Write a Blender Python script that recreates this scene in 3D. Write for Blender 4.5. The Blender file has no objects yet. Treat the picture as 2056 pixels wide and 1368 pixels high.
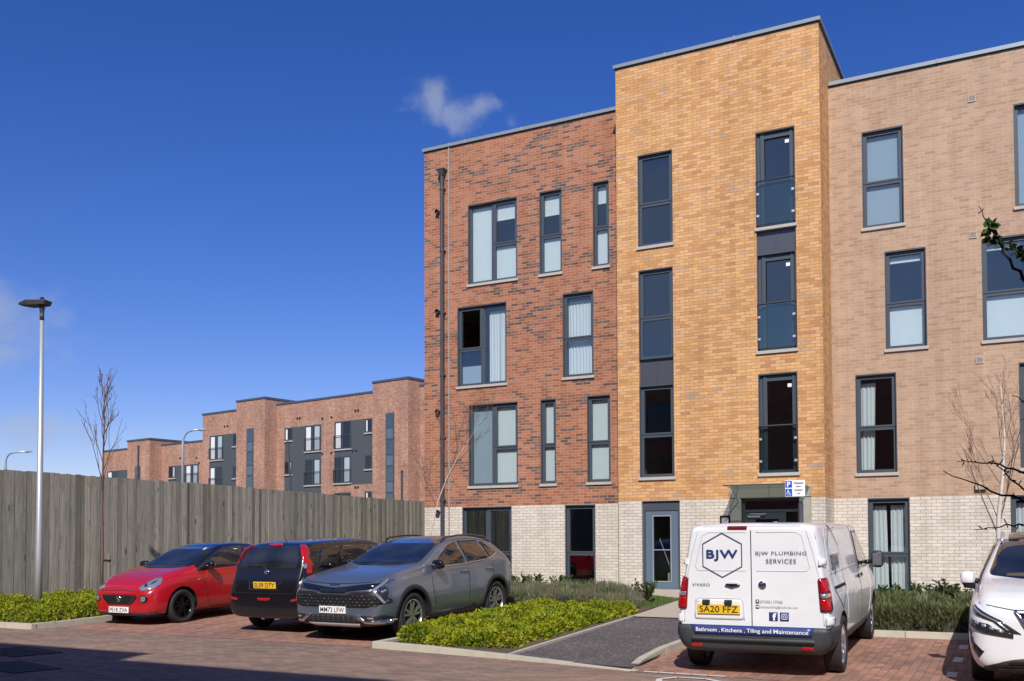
import bpy, bmesh, math, random
from math import sin, cos, pi, radians, floor
from mathutils import Vector, Matrix
from mathutils.bvhtree import BVHTree
from mathutils.geometry import delaunay_2d_cdt
import numpy as np
random.seed(7)
S = bpy.context.scene
COL = S.collection
# ---------------------------------------------------------------- camera
# world axes: X runs along the flats' facade to the right, Y runs towards the facade, Z is up
EYE = 1.57
cam = bpy.data.cameras.new('camera'); cam_o = bpy.data.objects.new('camera', cam); COL.objects.link(cam_o)
cam.sensor_width = 36; cam.lens = 1980 / 2056 * 36; cam.shift_y = 0.16317; cam.clip_start = 0.1; cam.clip_end = 3000
Rm = Matrix(((0.8863278998, 0.0188142133, 0.4626757821), (0.4630455934, -0.0286514442, -0.8858712509), (-0.0034106413, 0.9994123874, -0.0341064129)))
cam_o.matrix_world = Matrix.Translation((0, 0, EYE)) @ Rm.to_4x4()
S.camera = cam_o
# ---------------------------------------------------------------- sky and sun
SUN_EL = radians(41); SUN_AZ = radians(22)   # sun behind the camera, 22 degrees right of the facade's normal
W = bpy.data.worlds.new('World'); S.world = W; W.use_nodes = True
wn = W.node_tree.nodes; wl = W.node_tree.links; wn.clear()
def wnode(t, **k):
    n = wn.new(t)
    for a, b in k.items(): setattr(n, a, b)
    return n
sky = wnode('ShaderNodeTexSky', sky_type='NISHITA', sun_disc=False, sun_elevation=SUN_EL, sun_rotation=pi - SUN_AZ, altitude=0, air_density=1.0, dust_density=0.15, ozone_density=3.2)
tc = wnode('ShaderNodeTexCoord'); sep = wnode('ShaderNodeSeparateXYZ'); wl.new(tc.outputs['Generated'], sep.inputs[0])
def wm(op, a, b=None, c=None):
    n = wnode('ShaderNodeMath', operation=op)
    for i, v in enumerate((a, b, c)):
        if v is None: continue
        if isinstance(v, (int, float)): n.inputs[i].default_value = v
        else: wl.new(v, n.inputs[i])
    return n.outputs[0]
az = wm('MULTIPLY', wm('ARCTAN2', sep.outputs[0], sep.outputs[1]), 57.2958)
el = wm('MULTIPLY', wm('ARCSINE', sep.outputs[2]), 57.2958)
def wnoise(sc, w):
    n = wnode('ShaderNodeTexNoise'); n.inputs['Scale'].default_value = sc; n.inputs['Detail'].default_value = 4; m_ = wnode('ShaderNodeMapping'); m_.inputs['Location'].default_value = (w, w * 2, 0); wl.new(tc.outputs['Generated'], m_.inputs[0]); wl.new(m_.outputs[0], n.inputs['Vector']); return wm('SUBTRACT', n.outputs[0], .5)
az = wm('ADD', az, wm('MULTIPLY', wnoise(22, 3.), 5.0)); el = wm('ADD', el, wm('MULTIPLY', wnoise(26, 7.), 2.6))
def wblob(a0, e0, ra, re):
    p = wm('POWER', wm('DIVIDE', wm('SUBTRACT', az, a0), ra), 2.0); q = wm('POWER', wm('DIVIDE', wm('SUBTRACT', el, e0), re), 2.0)
    return wm('EXPONENT', wm('MULTIPLY', wm('ADD', p, q), -1.0))
mask = None
for a0, e0, ra, re, k in ((-31.9, 24.2, 1.1, 1.2, 1.15), (-30.7, 23.7, 1.7, .75, 1.0), (-29.2, 23.8, 1.1, .65, .95), (-28.0, 23.1, 1.2, .45, .7), (-33.6, 23.9, 1.0, .5, .45), (-54.6, 10.9, 2.8, 1.9, 1.0), (-55.4, 12.2, 2.6, 1.5, 1.2), (-55.2, 9.5, 2.2, 1.0, 1.1), (-53.8, 10.3, 1.2, .5, .6), (-53.3, 5.9, 3.6, 1.0, 1.1), (-57, 6, 3, 1.6, .6), (-55, 4.0, 4, .6, .35),
                          (-15, 66, 22, 9, 1.1), (30, 50, 18, 8, 1.0), (-150, 34, 34, 14, 1.2), (150, 26, 40, 13, 1.3), (65, 35, 24, 12, 1.1), (-112, 24, 18, 8, 1.0), (185, 60, 60, 14, 1.2), (-172, 20, 12, 5, 1.0), (110, 14, 20, 6, 1.1), (-163, 16, 26, 7.5, 1.5), (-138, 9, 16, 4, 1.1)):  # clouds out of view, added to whiten the ambient light and window reflections
    b = wm('MULTIPLY', wblob(a0, e0, ra, re), k)
    mask = b if mask is None else wm('MAXIMUM', mask, b)
nz = wnode('ShaderNodeTexNoise'); nz.inputs['Scale'].default_value = 16; nz.inputs['Detail'].default_value = 7; nz.inputs['Roughness'].default_value = .58
mp = wnode('ShaderNodeMapping'); mp.inputs['Scale'].default_value = (1, 1, 1.7); wl.new(tc.outputs['Generated'], mp.inputs[0]); wl.new(mp.outputs[0], nz.inputs['Vector'])
cl = wm('ADD', mask, wm('MULTIPLY', wm('SUBTRACT', nz.outputs[0], .5), 1.5))
mr = wnode('ShaderNodeMapRange', interpolation_type='SMOOTHSTEP'); wl.new(cl, mr.inputs[0])
mr.inputs[1].default_value = .18; mr.inputs[2].default_value = 1.35; mr.inputs[3].default_value = 0; mr.inputs[4].default_value = .52
fac = wm('MULTIPLY', mr.outputs[0], wm('GREATER_THAN', mask, .012))
hs = wnode('ShaderNodeHueSaturation'); hs.inputs['Saturation'].default_value = 1.32; hs.inputs['Value'].default_value = 1.25; hs.inputs['Hue'].default_value = .512; wl.new(sky.outputs[0], hs.inputs['Color'])
tn = wnode('ShaderNodeMixRGB', blend_type='MULTIPLY'); tn.inputs[0].default_value = 1; tn.inputs[2].default_value = (.76, .68, .88, 1); wl.new(hs.outputs[0], tn.inputs[1])
mx = wnode('ShaderNodeMixRGB'); wl.new(fac, mx.inputs[0]); wl.new(tn.outputs[0], mx.inputs[1]); mx.inputs[2].default_value = (4.0, 4.5, 5.6, 1)
bg = wnode('ShaderNodeBackground'); bg.inputs[1].default_value = .10; wl.new(mx.outputs[0], bg.inputs[0])
wo = wnode('ShaderNodeOutputWorld'); wl.new(bg.outputs[0], wo.inputs[0])
sl = bpy.data.lights.new('sun', 'SUN'); sl.energy = 4.6; sl.angle = radians(.53); sl.color = (1, .955, .89)
so = bpy.data.objects.new('sun', sl); COL.objects.link(so)
sdir = Vector((sin(SUN_AZ) * cos(SUN_EL), -cos(SUN_AZ) * cos(SUN_EL), sin(SUN_EL)))
so.rotation_euler = sdir.to_track_quat('Z', 'Y').to_euler(); so.location = sdir * 60
S.view_settings.view_transform = 'Standard'; S.view_settings.look = 'None'; S.view_settings.gamma = 1; S.view_settings.exposure = 0.08
S.render.engine = 'CYCLES'; S.cycles.max_bounces = 8; S.cycles.transparent_max_bounces = 12

# ---------------------------------------------------------------- materials
class NT:
    def __init__(s, name):
        s.mat = bpy.data.materials.new(name); s.mat.use_nodes = True; s.t = s.mat.node_tree; s.n = s.t.nodes; s.l = s.t.links
        s.b = s.n['Principled BSDF']; s.out = s.n['Material Output']
    def node(s, t, **k):
        n = s.n.new(t)
        for a, b in k.items(): setattr(n, a, b)
        return n
    def put(s, sock, v):
        if hasattr(v, 'links'): s.l.new(v, sock)
        elif isinstance(v, (tuple, list)): sock.default_value = tuple(v) + ((1,) if len(v) == 3 and len(sock.default_value) == 4 else ())
        else: sock.default_value = v
    def m(s, op, a, b=None, c=None):
        n = s.node('ShaderNodeMath', operation=op)
        for i, v in enumerate((a, b, c)):
            if v is not None: s.put(n.inputs[i], v)
        return n.outputs[0]
    def mix(s, f, a, b, mode='MIX'):
        n = s.node('ShaderNodeMixRGB', blend_type=mode); s.put(n.inputs[0], f); s.put(n.inputs[1], a); s.put(n.inputs[2], b); return n.outputs[0]
    def noise(s, vec, scale, detail=3, rough=.5, dist=0):
        n = s.node('ShaderNodeTexNoise'); s.put(n.inputs['Scale'], scale); s.put(n.inputs['Detail'], detail); s.put(n.inputs['Roughness'], rough); s.put(n.inputs['Distortion'], dist)
        if vec is not None: s.l.new(vec, n.inputs['Vector'])
        return n.outputs[0]
    def ramp(s, v, stops, const=False):
        n = s.node('ShaderNodeValToRGB'); s.put(n.inputs[0], v); e = n.color_ramp.elements
        if const: n.color_ramp.interpolation = 'CONSTANT'
        while len(e) < len(stops): e.new(.5)
        for el_, (p, c) in zip(e, stops): el_.position = p; el_.color = tuple(c) + (1,)
        return n.outputs[0]
    def comb(s, x, y, z=0.):
        n = s.node('ShaderNodeCombineXYZ')
        for i, v in enumerate((x, y, z)): s.put(n.inputs[i], v)
        return n.outputs[0]
    def uv(s):
        n = s.node('ShaderNodeUVMap'); n.uv_map = 'UVMap'; q = s.node('ShaderNodeSeparateXYZ'); s.l.new(n.outputs[0], q.inputs[0]); return n.outputs[0], q.outputs[0], q.outputs[1]
    def obj(s): return s.node('ShaderNodeTexCoord').outputs['Object']
    def bump(s, h, st, dist=.01):
        n = s.node('ShaderNodeBump'); s.put(n.inputs['Strength'], st); s.put(n.inputs['Distance'], dist); s.l.new(h, n.inputs['Height']); s.l.new(n.outputs[0], s.b.inputs['Normal'])
    def set(s, **k):
        for a, v in k.items(): s.put(s.b.inputs[a.replace('_', ' ')], v)
        return s.mat
def plain(name, col, rough=.5, metal=0., coat=0., var=.0, vs=3., bump=0., bs=40., spec=None):
    t = NT(name); c = col
    if var: c = t.mix(t.m('MULTIPLY', t.m('SUBTRACT', t.noise(t.obj(), vs, 4), .5), 2.), col, tuple(min(1, v * (1 - var)) for v in col)); 
    t.set(Base_Color=c, Roughness=rough, Metallic=metal, Coat_Weight=coat, Coat_Roughness=.03)
    if spec is not None: t.set(Specular_IOR_Level=spec)
    if bump: t.bump(t.noise(t.obj(), bs, 4), bump)
    return t.mat
def brick(name, stops, mortar, dark=None, darkp=.6, bw=.225, bh=.075, jw=.011, mb=.35, grime=.12):
    t = NT(name); uvv, u, v = t.uv()
    vr = t.m('DIVIDE', v, bh); row = t.m('FLOOR', vr)
    jit = t.node('ShaderNodeTexWhiteNoise', noise_dimensions='1D'); t.l.new(row, jit.inputs['W'])
    ur = t.m('ADD', t.m('ADD', t.m('DIVIDE', u, bw), t.m('MULTIPLY', t.m('FLOORED_MODULO', row, 2.), .5)), t.m('MULTIPLY', jit.outputs[0], .07))
    col = t.m('FLOOR', ur); fu = t.m('FRACT', ur); fv = t.m('FRACT', vr)
    mm = t.m('MAXIMUM', t.m('LESS_THAN', fu, jw / bw), t.m('LESS_THAN', fv, jw / bh))
    wnz = t.node('ShaderNodeTexWhiteNoise', noise_dimensions='2D'); t.l.new(t.comb(col, row), wnz.inputs[0])
    r1 = wnz.outputs[0]; r2s = t.node('ShaderNodeSeparateColor'); t.l.new(wnz.outputs[1], r2s.inputs[0]); r2 = r2s.outputs[1]
    big = t.noise(t.comb(t.m('MULTIPLY', col, .22), t.m('MULTIPLY', row, .16)), 1.0, 2)
    c = t.ramp(t.m('ADD', t.m('MULTIPLY', r1, .62), t.m('MULTIPLY', big, .40)), stops)
    if dark is not None:
        n2 = t.noise(t.comb(t.m('MULTIPLY', col, .34), t.m('MULTIPLY', row, .70), 4.), 1.0, 1); n3 = t.noise(t.comb(t.m('MULTIPLY', col, .07), t.m('MULTIPLY', row, .10), 9.), 1.0, 2)
        dk = t.m('GREATER_THAN', t.m('ADD', t.m('ADD', t.m('MULTIPLY', n2, .72), t.m('MULTIPLY', r2, .24)), t.m('MULTIPLY', t.m('SUBTRACT', n3, .5), .75)), darkp)
        c = t.mix(dk, c, t.mix(r1, dark, tuple(x * 1.7 for x in dark)))
    fine = t.noise(t.comb(u, v), 38., 4, .65)
    c = t.mix(.5, c, t.mix(1., c, t.ramp(fine, [(.3, (.6, .6, .6)), (.7, (1.25, 1.25, 1.25))]), 'MULTIPLY'))
    c = t.mix(mm, c, t.mix(t.noise(t.comb(u, v), 6., 3), mortar, tuple(x * .8 for x in mortar)))
    gr = t.noise(t.comb(u, t.m('MULTIPLY', v, .35)), .55, 5, .6)
    c = t.mix(1., c, t.ramp(gr, [(.25, (1 - grime,) * 3), (.75, (1 + grime * .4,) * 3)]), 'MULTIPLY')
    sk = t.noise(t.comb(t.m('MULTIPLY', u, 3.2), t.m('MULTIPLY', v, .16), 5.), 1.0, 4, .6); c = t.mix(1., c, t.ramp(sk, [(.32, (.88, .87, .86)), (.55, (1.0, 1.0, 1.0)), (.72, (1.05, 1.04, 1.03))]), 'MULTIPLY')
    t.set(Base_Color=c, Roughness=.88, Specular_IOR_Level=.25)
    t.bump(t.m('ADD', t.m('SUBTRACT', 1., mm), t.m('MULTIPLY', fine, .35)), mb, .006)
    return t.mat
M = {}
M['red_brick'] = brick('red_brick', [(.15, (.30, .105, .056)), (.45, (.39, .15, .08)), (.7, (.45, .19, .105)), (.95, (.38, .19, .125))], (.48, .35, .265), dark=(.13, .075, .06), darkp=.588)
M['gold_brick'] = brick('gold_brick', [(.14, (.50, .24, .125)), (.26, (.59, .30, .125)), (.42, (.67, .355, .145)), (.58, (.73, .41, .178)), (.72, (.76, .445, .21)), (.80, (.66, .38, .21)), (.88, (.46, .33, .24))], (.40, .26, .145), mb=.4)
M['buff_brick'] = brick('buff_brick', [(.15, (.40, .25, .165)), (.40, (.47, .31, .205)), (.65, (.52, .36, .25)), (.85, (.42, .28, .205))], (.57, .43, .32), grime=.16)
M['white_brick'] = brick('white_brick', [(.15, (.62, .55, .46)), (.5, (.70, .63, .54)), (.9, (.76, .69, .60))], (.37, .33, .29), grime=.14)
M['far_brick'] = brick('far_brick', [(.1, (.36, .16, .105)), (.45, (.46, .23, .155)), (.8, (.55, .32, .23)), (.95, (.60, .44, .34))], (.48, .38, .32), grime=.3)
M['rear_brick'] = brick('rear_brick', [(.15, (.33, .105, .065)), (.9, (.48, .19, .12))], (.50, .37, .30))
M['frame'] = plain('anthracite_frame', (.062, .075, .092), .42)
M['frame_dark'] = plain('dark_lining', (.028, .032, .038), .5)
M['door_blue'] = plain('slate_blue_door_paint', (.11, .15, .20), .45, var=.08)
M['panel_grey'] = plain('grey_cladding', (.075, .088, .098), .55, var=.05)
M['spandrel'] = plain('spandrel_metal', (.10, .105, .125), .35, .4)
M['coping'] = plain('zinc_coping', (.30, .34, .36), .38, .35, var=.15, vs=1.5)
M['coping_dark'] = plain('dark_coping', (.09, .12, .17), .4, .3)
M['sill'] = plain('concrete_sill', (.46, .42, .38), .8, var=.2, vs=5)
M['concrete'] = plain('concrete', (.36, .345, .29), .85, var=.3, vs=2.5, bump=.15)
M['kerb'] = plain('kerb_concrete', (.46, .42, .34), .88, var=.35, vs=6, bump=.2)
M['slab'] = plain('path_slab', (.44, .38, .29), .88, var=.2, vs=3, bump=.12)
M['plastic'] = plain('black_plastic', (.018, .019, .021), .5)
M['pipe'] = plain('grey_pipe', (.055, .055, .066), .42)
M['rod'] = plain('pale_strip', (.34, .29, .27), .6)
M['steel'] = plain('galvanised_steel', (.52, .54, .56), .5, .6, var=.12, vs=4)
M['lamp_head'] = plain('dark_lamp_casting', (.05, .048, .05), .5)
M['interior'] = plain('interior_plaster', (.20, .19, .18), .9)
M['blind'] = plain('white_blind', (.80, .82, .80), .8)
M['netblind'] = plain('grey_blue_blind', (.40, .47, .52), .85)
M['curtain'] = plain('white_curtain', (.74, .75, .74), .85)
M['chrome'] = plain('chrome', (.75, .76, .78), .12, 1.)
M['white_plate'] = plain('white_plate', (.82, .82, .80), .35)
M['yellow_plate'] = plain('yellow_plate', (.80, .50, .03), .35)
M['ink'] = plain('black_ink', (.012, .012, .015), .4)
M['navy'] = plain('navy_vinyl', (.025, .045, .19), .35)
M['slate_ink'] = plain('grey_blue_vinyl', (.06, .075, .12), .4)
M['grey_ink'] = plain('pale_grey_vinyl', (.24, .26, .29), .4)
M['white'] = plain('white_vinyl', (.85, .86, .88), .35)
M['sign_blue'] = plain('sign_blue', (.01, .09, .55), .35)
M['red_lens'] = plain('red_lens', (.42, .006, .008), .12, coat=1.)
M['dark_red_lens'] = plain('dark_red_lens', (.18, .008, .012), .12, coat=1.)
M['clear_lens'] = plain('clear_lens', (.62, .63, .64), .08, .75, coat=1.)
M['amber_lens'] = plain('amber_lens', (.60, .30, .12), .15, coat=.8)
M['lens_dark'] = plain('smoked_lamp', (.035, .037, .042), .08, .3, coat=1.)
M['gloss_black'] = plain('gloss_black', (.008, .008, .010), .12, coat=1.)
M['tyre'] = plain('tyre_rubber', (.022, .022, .022), .8)
M['rim_black'] = plain('black_alloy', (.012, .012, .013), .2, .3, coat=.6)
M['rim_two_tone'] = plain('dark_silver_alloy', (.40, .41, .42), .25, .8)
M['rim_silver'] = plain('silver_alloy', (.55, .56, .58), .25, .9)
M['seam'] = plain('panel_gap', (.012, .012, .013), .8)
M['grille'] = plain('grille_plastic', (.014, .014, .015), .35)
M['bark'] = plain('brown_bark', (.16, .10, .075), .8)
M['bark_dark'] = plain('dark_bark', (.030, .023, .022), .8)
M['birch'] = plain('birch_bark', (.62, .56, .50), .7, var=.5, vs=9)
M['twig'] = plain('birch_twig', (.15, .095, .08), .8)
M['stake'] = plain('timber_stake', (.27, .19, .13), .85)
M['soil'] = plain('bed_soil', (.105, .075, .050), .95, var=.5, vs=8, bump=.6, bs=25)
M['grass'] = plain('grass_blades', (.075, .13, .02), .7)
M['cast_iron'] = plain('cast_iron', (.035, .033, .032), .6, .3, bump=.5, bs=60)
def paint(name, col, metal=0., rough=.28, flake=False):
    t = NT(name); c = col
    d = t.noise(t.obj(), 2.2, 5, .6)
    c = t.mix(1., col, t.ramp(d, [(.3, (.93, .93, .93)), (.7, (1.02, 1.02, 1.02))]), 'MULTIPLY')
    return t.set(Base_Color=c, Roughness=t.m('ADD', rough, t.m('MULTIPLY', t.m('SUBTRACT', d, .5), .1)), Metallic=metal, Coat_Weight=.8, Coat_Roughness=.04)
M['paint_red'] = paint('red_paint', (.43, .008, .016))
M['paint_black'] = paint('black_paint', (.007, .007, .009))
M['paint_grey'] = paint('metallic_grey_paint', (.21, .255, .32), .7, .30)
M['paint_white'] = paint('white_paint', (.80, .81, .83))
def foliage(name, cols, tr=.25):
    t = NT(name); r = t.node('ShaderNodeObjectInfo')
    c = t.ramp(t.noise(t.obj(), 2.6, 4, .6), [(.28 + .44 * i / (len(cols) - 1), c_) for i, c_ in enumerate(cols)])
    t.set(Base_Color=c, Roughness=.6, Specular_IOR_Level=.3)
    tl = t.node('ShaderNodeBsdfTranslucent'); t.put(tl.inputs[0], c); ms = t.node('ShaderNodeMixShader'); ms.inputs[0].default_value = tr
    t.l.new(t.b.outputs[0], ms.inputs[1]); t.l.new(tl.outputs[0], ms.inputs[2]); t.l.new(ms.outputs[0], t.out.inputs[0]); return t.mat
M['hedge'] = foliage('yellow_green_foliage', [(.12, .17, .008), (.22, .28, .010), (.34, .39, .014), (.42, .40, .022)])
M['hedge_dark'] = foliage('deep_green_foliage', [(.04, .07, .008), (.09, .13, .012), (.17, .10, .035), (.10, .06, .03)])
M['lavender'] = foliage('grey_green_stalks', [(.10, .12, .055), (.17, .19, .10), (.22, .20, .13)])
M['lavender_dry'] = foliage('dry_stalks', [(.16, .12, .08), (.24, .19, .13)])
M['olive'] = foliage('olive_stalks', [(.07, .095, .03), (.12, .14, .05), (.17, .15, .07)])
M['shrub'] = foliage('dark_glossy_leaves', [(.025, .055, .012), (.05, .095, .02), (.09, .13, .035)], .15)
def glass(name, tint=(.55, .62, .66), base=.10, k=.9, body=None):
    t = NT(name); fr = t.node('ShaderNodeLayerWeight'); fr.inputs[0].default_value = .5
    f = t.m('MINIMUM', t.m('ADD', t.m('MULTIPLY', t.m('POWER', fr.outputs['Facing'], 3.5), k), base), 1.)
    g = t.node('ShaderNodeBsdfGlossy'); g.inputs['Roughness'].default_value = .015; g.inputs[0].default_value = (.9, 1, .97, 1)
    wv = t.noise(t.obj(), .9, 1); bp = t.node('ShaderNodeBump'); bp.inputs['Strength'].default_value = .12; bp.inputs['Distance'].default_value = .02; t.l.new(wv, bp.inputs['Height']); t.l.new(bp.outputs[0], g.inputs['Normal'])
    tr = t.node('ShaderNodeBsdfTransparent'); tr.inputs[0].default_value = tuple(tint) + (1,)
    ms = t.node('ShaderNodeMixShader'); t.l.new(f, ms.inputs[0]); t.l.new(tr.outputs[0], ms.inputs[1]); t.l.new(g.outputs[0], ms.inputs[2]); t.l.new(ms.outputs[0], t.out.inputs[0]); return t.mat
M['glass'] = glass('window_glass', (.90, .935, .945), .105, .6)
M['tint_glass'] = glass('balcony_glass', (.74, .84, .83), .10, .6)
M['car_glass'] = glass('car_glass', (.45, .50, .50), .06, .9)
M['canopy_glass'] = glass('canopy_glass', (.6, .64, .62), .10)
def timber():
    t = NT('weathered_timber'); o = t.obj(); q = t.node('ShaderNodeSeparateXYZ'); t.l.new(o, q.inputs[0])
    uvv, u, v = t.uv(); wnz = t.node('ShaderNodeTexWhiteNoise', noise_dimensions='1D'); idx = t.m('FLOOR', t.m('DIVIDE', u, 10.)); t.l.new(idx, wnz.inputs['W'])
    r = wnz.outputs[0]
    grain = t.noise(t.comb(t.m('MULTIPLY', u, 9.), t.m('MULTIPLY', v, .55), r), 3., 5, .6, .6)
    knot = t.node('ShaderNodeTexVoronoi'); knot.inputs['Scale'].default_value = 1.; t.l.new(t.comb(t.m('MULTIPLY', u, 4.), t.m('MULTIPLY', v, 1.5)), knot.inputs['Vector'])
    kn = t.m('LESS_THAN', knot.outputs[0], .13)
    c = t.ramp(r, [(0, (.19, .18, .155)), (.2, (.33, .31, .265)), (.4, (.40, .37, .31)), (.55, (.23, .22, .18)), (.75, (.34, .32, .28)), (1, (.45, .39, .32))])
    c = t.mix(.75, c, t.mix(1., c, t.ramp(grain, [(.25, (.45, .45, .45)), (.6, (1.15, 1.15, 1.1))]), 'MULTIPLY'))
    c = t.mix(t.m('MULTIPLY', kn, .7), c, (.06, .05, .045))
    st_ = t.noise(t.comb(t.m('MULTIPLY', u, 1.1), t.m('MULTIPLY', v, .5)), 2.2, 4, .6); c = t.mix(t.m('MULTIPLY', t.m('GREATER_THAN', st_, .60), .35), c, (.17, .19, .09))
    t.set(Base_Color=c, Roughness=.9, Specular_IOR_Level=.2); t.bump(grain, .3, .01); return t.mat
M['timber'] = timber()
def paving(name, base, var, bw, bh, joint=(.10, .075, .065), wear=.25, jw=.007, rot=False):
    t = NT(name); uvv, u, v = t.uv()
    if rot: u, v = v, u
    vr = t.m('DIVIDE', v, bh); row = t.m('FLOOR', vr); ur = t.m('ADD', t.m('DIVIDE', u, bw), t.m('MULTIPLY', t.m('FLOORED_MODULO', row, 2.), .5)); col = t.m('FLOOR', ur)
    mm = t.m('MAXIMUM', t.m('LESS_THAN', t.m('FRACT', ur), jw / bw), t.m('LESS_THAN', t.m('FRACT', vr), jw / bh))
    wnz = t.node('ShaderNodeTexWhiteNoise', noise_dimensions='2D'); t.l.new(t.comb(col, row), wnz.inputs[0])
    c = t.ramp(wnz.outputs[0], [(0, tuple(x * (1 - var) for x in base)), (.5, base), (1, (base[0] * (1 + var), base[1] * (1 + var * .7), base[2] * (1 + var * .6)))])
    big = t.noise(t.comb(u, v), .35, 6, .62); fine = t.noise(t.comb(u, v), 60., 3, .6); md = t.noise(t.comb(t.m('MULTIPLY', u, .3), v), 2.2, 5, .7)
    c = t.mix(t.m('MULTIPLY', mm, .8), c, joint)
    c = t.mix(1., c, t.ramp(big, [(.28, (1 - wear * 1.3, 1 - wear * 1.15, 1 - wear)), (.5, (.97, .96, .95)), (.72, (1.12, 1.05, 1.0))]), 'MULTIPLY')
    c = t.mix(.6, c, t.mix(1., c, t.ramp(md, [(.3, (.72, .74, .78)), (.65, (1.1, 1.08, 1.05))]), 'MULTIPLY'))
    c = t.mix(.35, c, t.mix(1., c, t.ramp(fine, [(.3, (.6, .6, .6)), (.7, (1.3, 1.3, 1.3))]), 'MULTIPLY'))
    t.set(Base_Color=c, Roughness=.85, Specular_IOR_Level=.3); t.bump(t.m('ADD', t.m('SUBTRACT', 1., mm), t.m('MULTIPLY', fine, .3)), .5, .004); return t.mat
M['road_pave'] = paving('road_paving', (.285, .200, .152), .2, .2, .1)
M['bay_pave'] = paving('bay_paving', (.365, .205, .152), .24, .2, .1, rot=True)
def tarmac():
    t = NT('tarmac'); o = t.obj(); v = t.node('ShaderNodeTexVoronoi'); v.inputs['Scale'].default_value = 46; t.l.new(o, v.inputs['Vector'])
    w = t.node('ShaderNodeSeparateColor'); t.l.new(v.outputs['Color'], w.inputs[0])
    c = t.ramp(w.outputs[0], [(0, (.075, .065, .066)), (.8, (.10, .085, .085)), (.93, (.17, .15, .15)), (1, (.34, .33, .33))])
    c = t.mix(1., c, t.ramp(t.noise(o, 1.1, 5), [(.3, (.8, .8, .8)), (.7, (1.15, 1.12, 1.1))]), 'MULTIPLY')
    t.set(Base_Color=c, Roughness=.9); t.bump(t.noise(o, 90, 2), .5, .004); return t.mat
M['tarmac'] = tarmac()
M['ground'] = plain('rough_grass_ground', (.075, .085, .035), .95, var=.4, vs=.4)
M['mark'] = plain('road_paint', (.62, .61, .58), .7, var=.25, vs=14)

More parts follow.
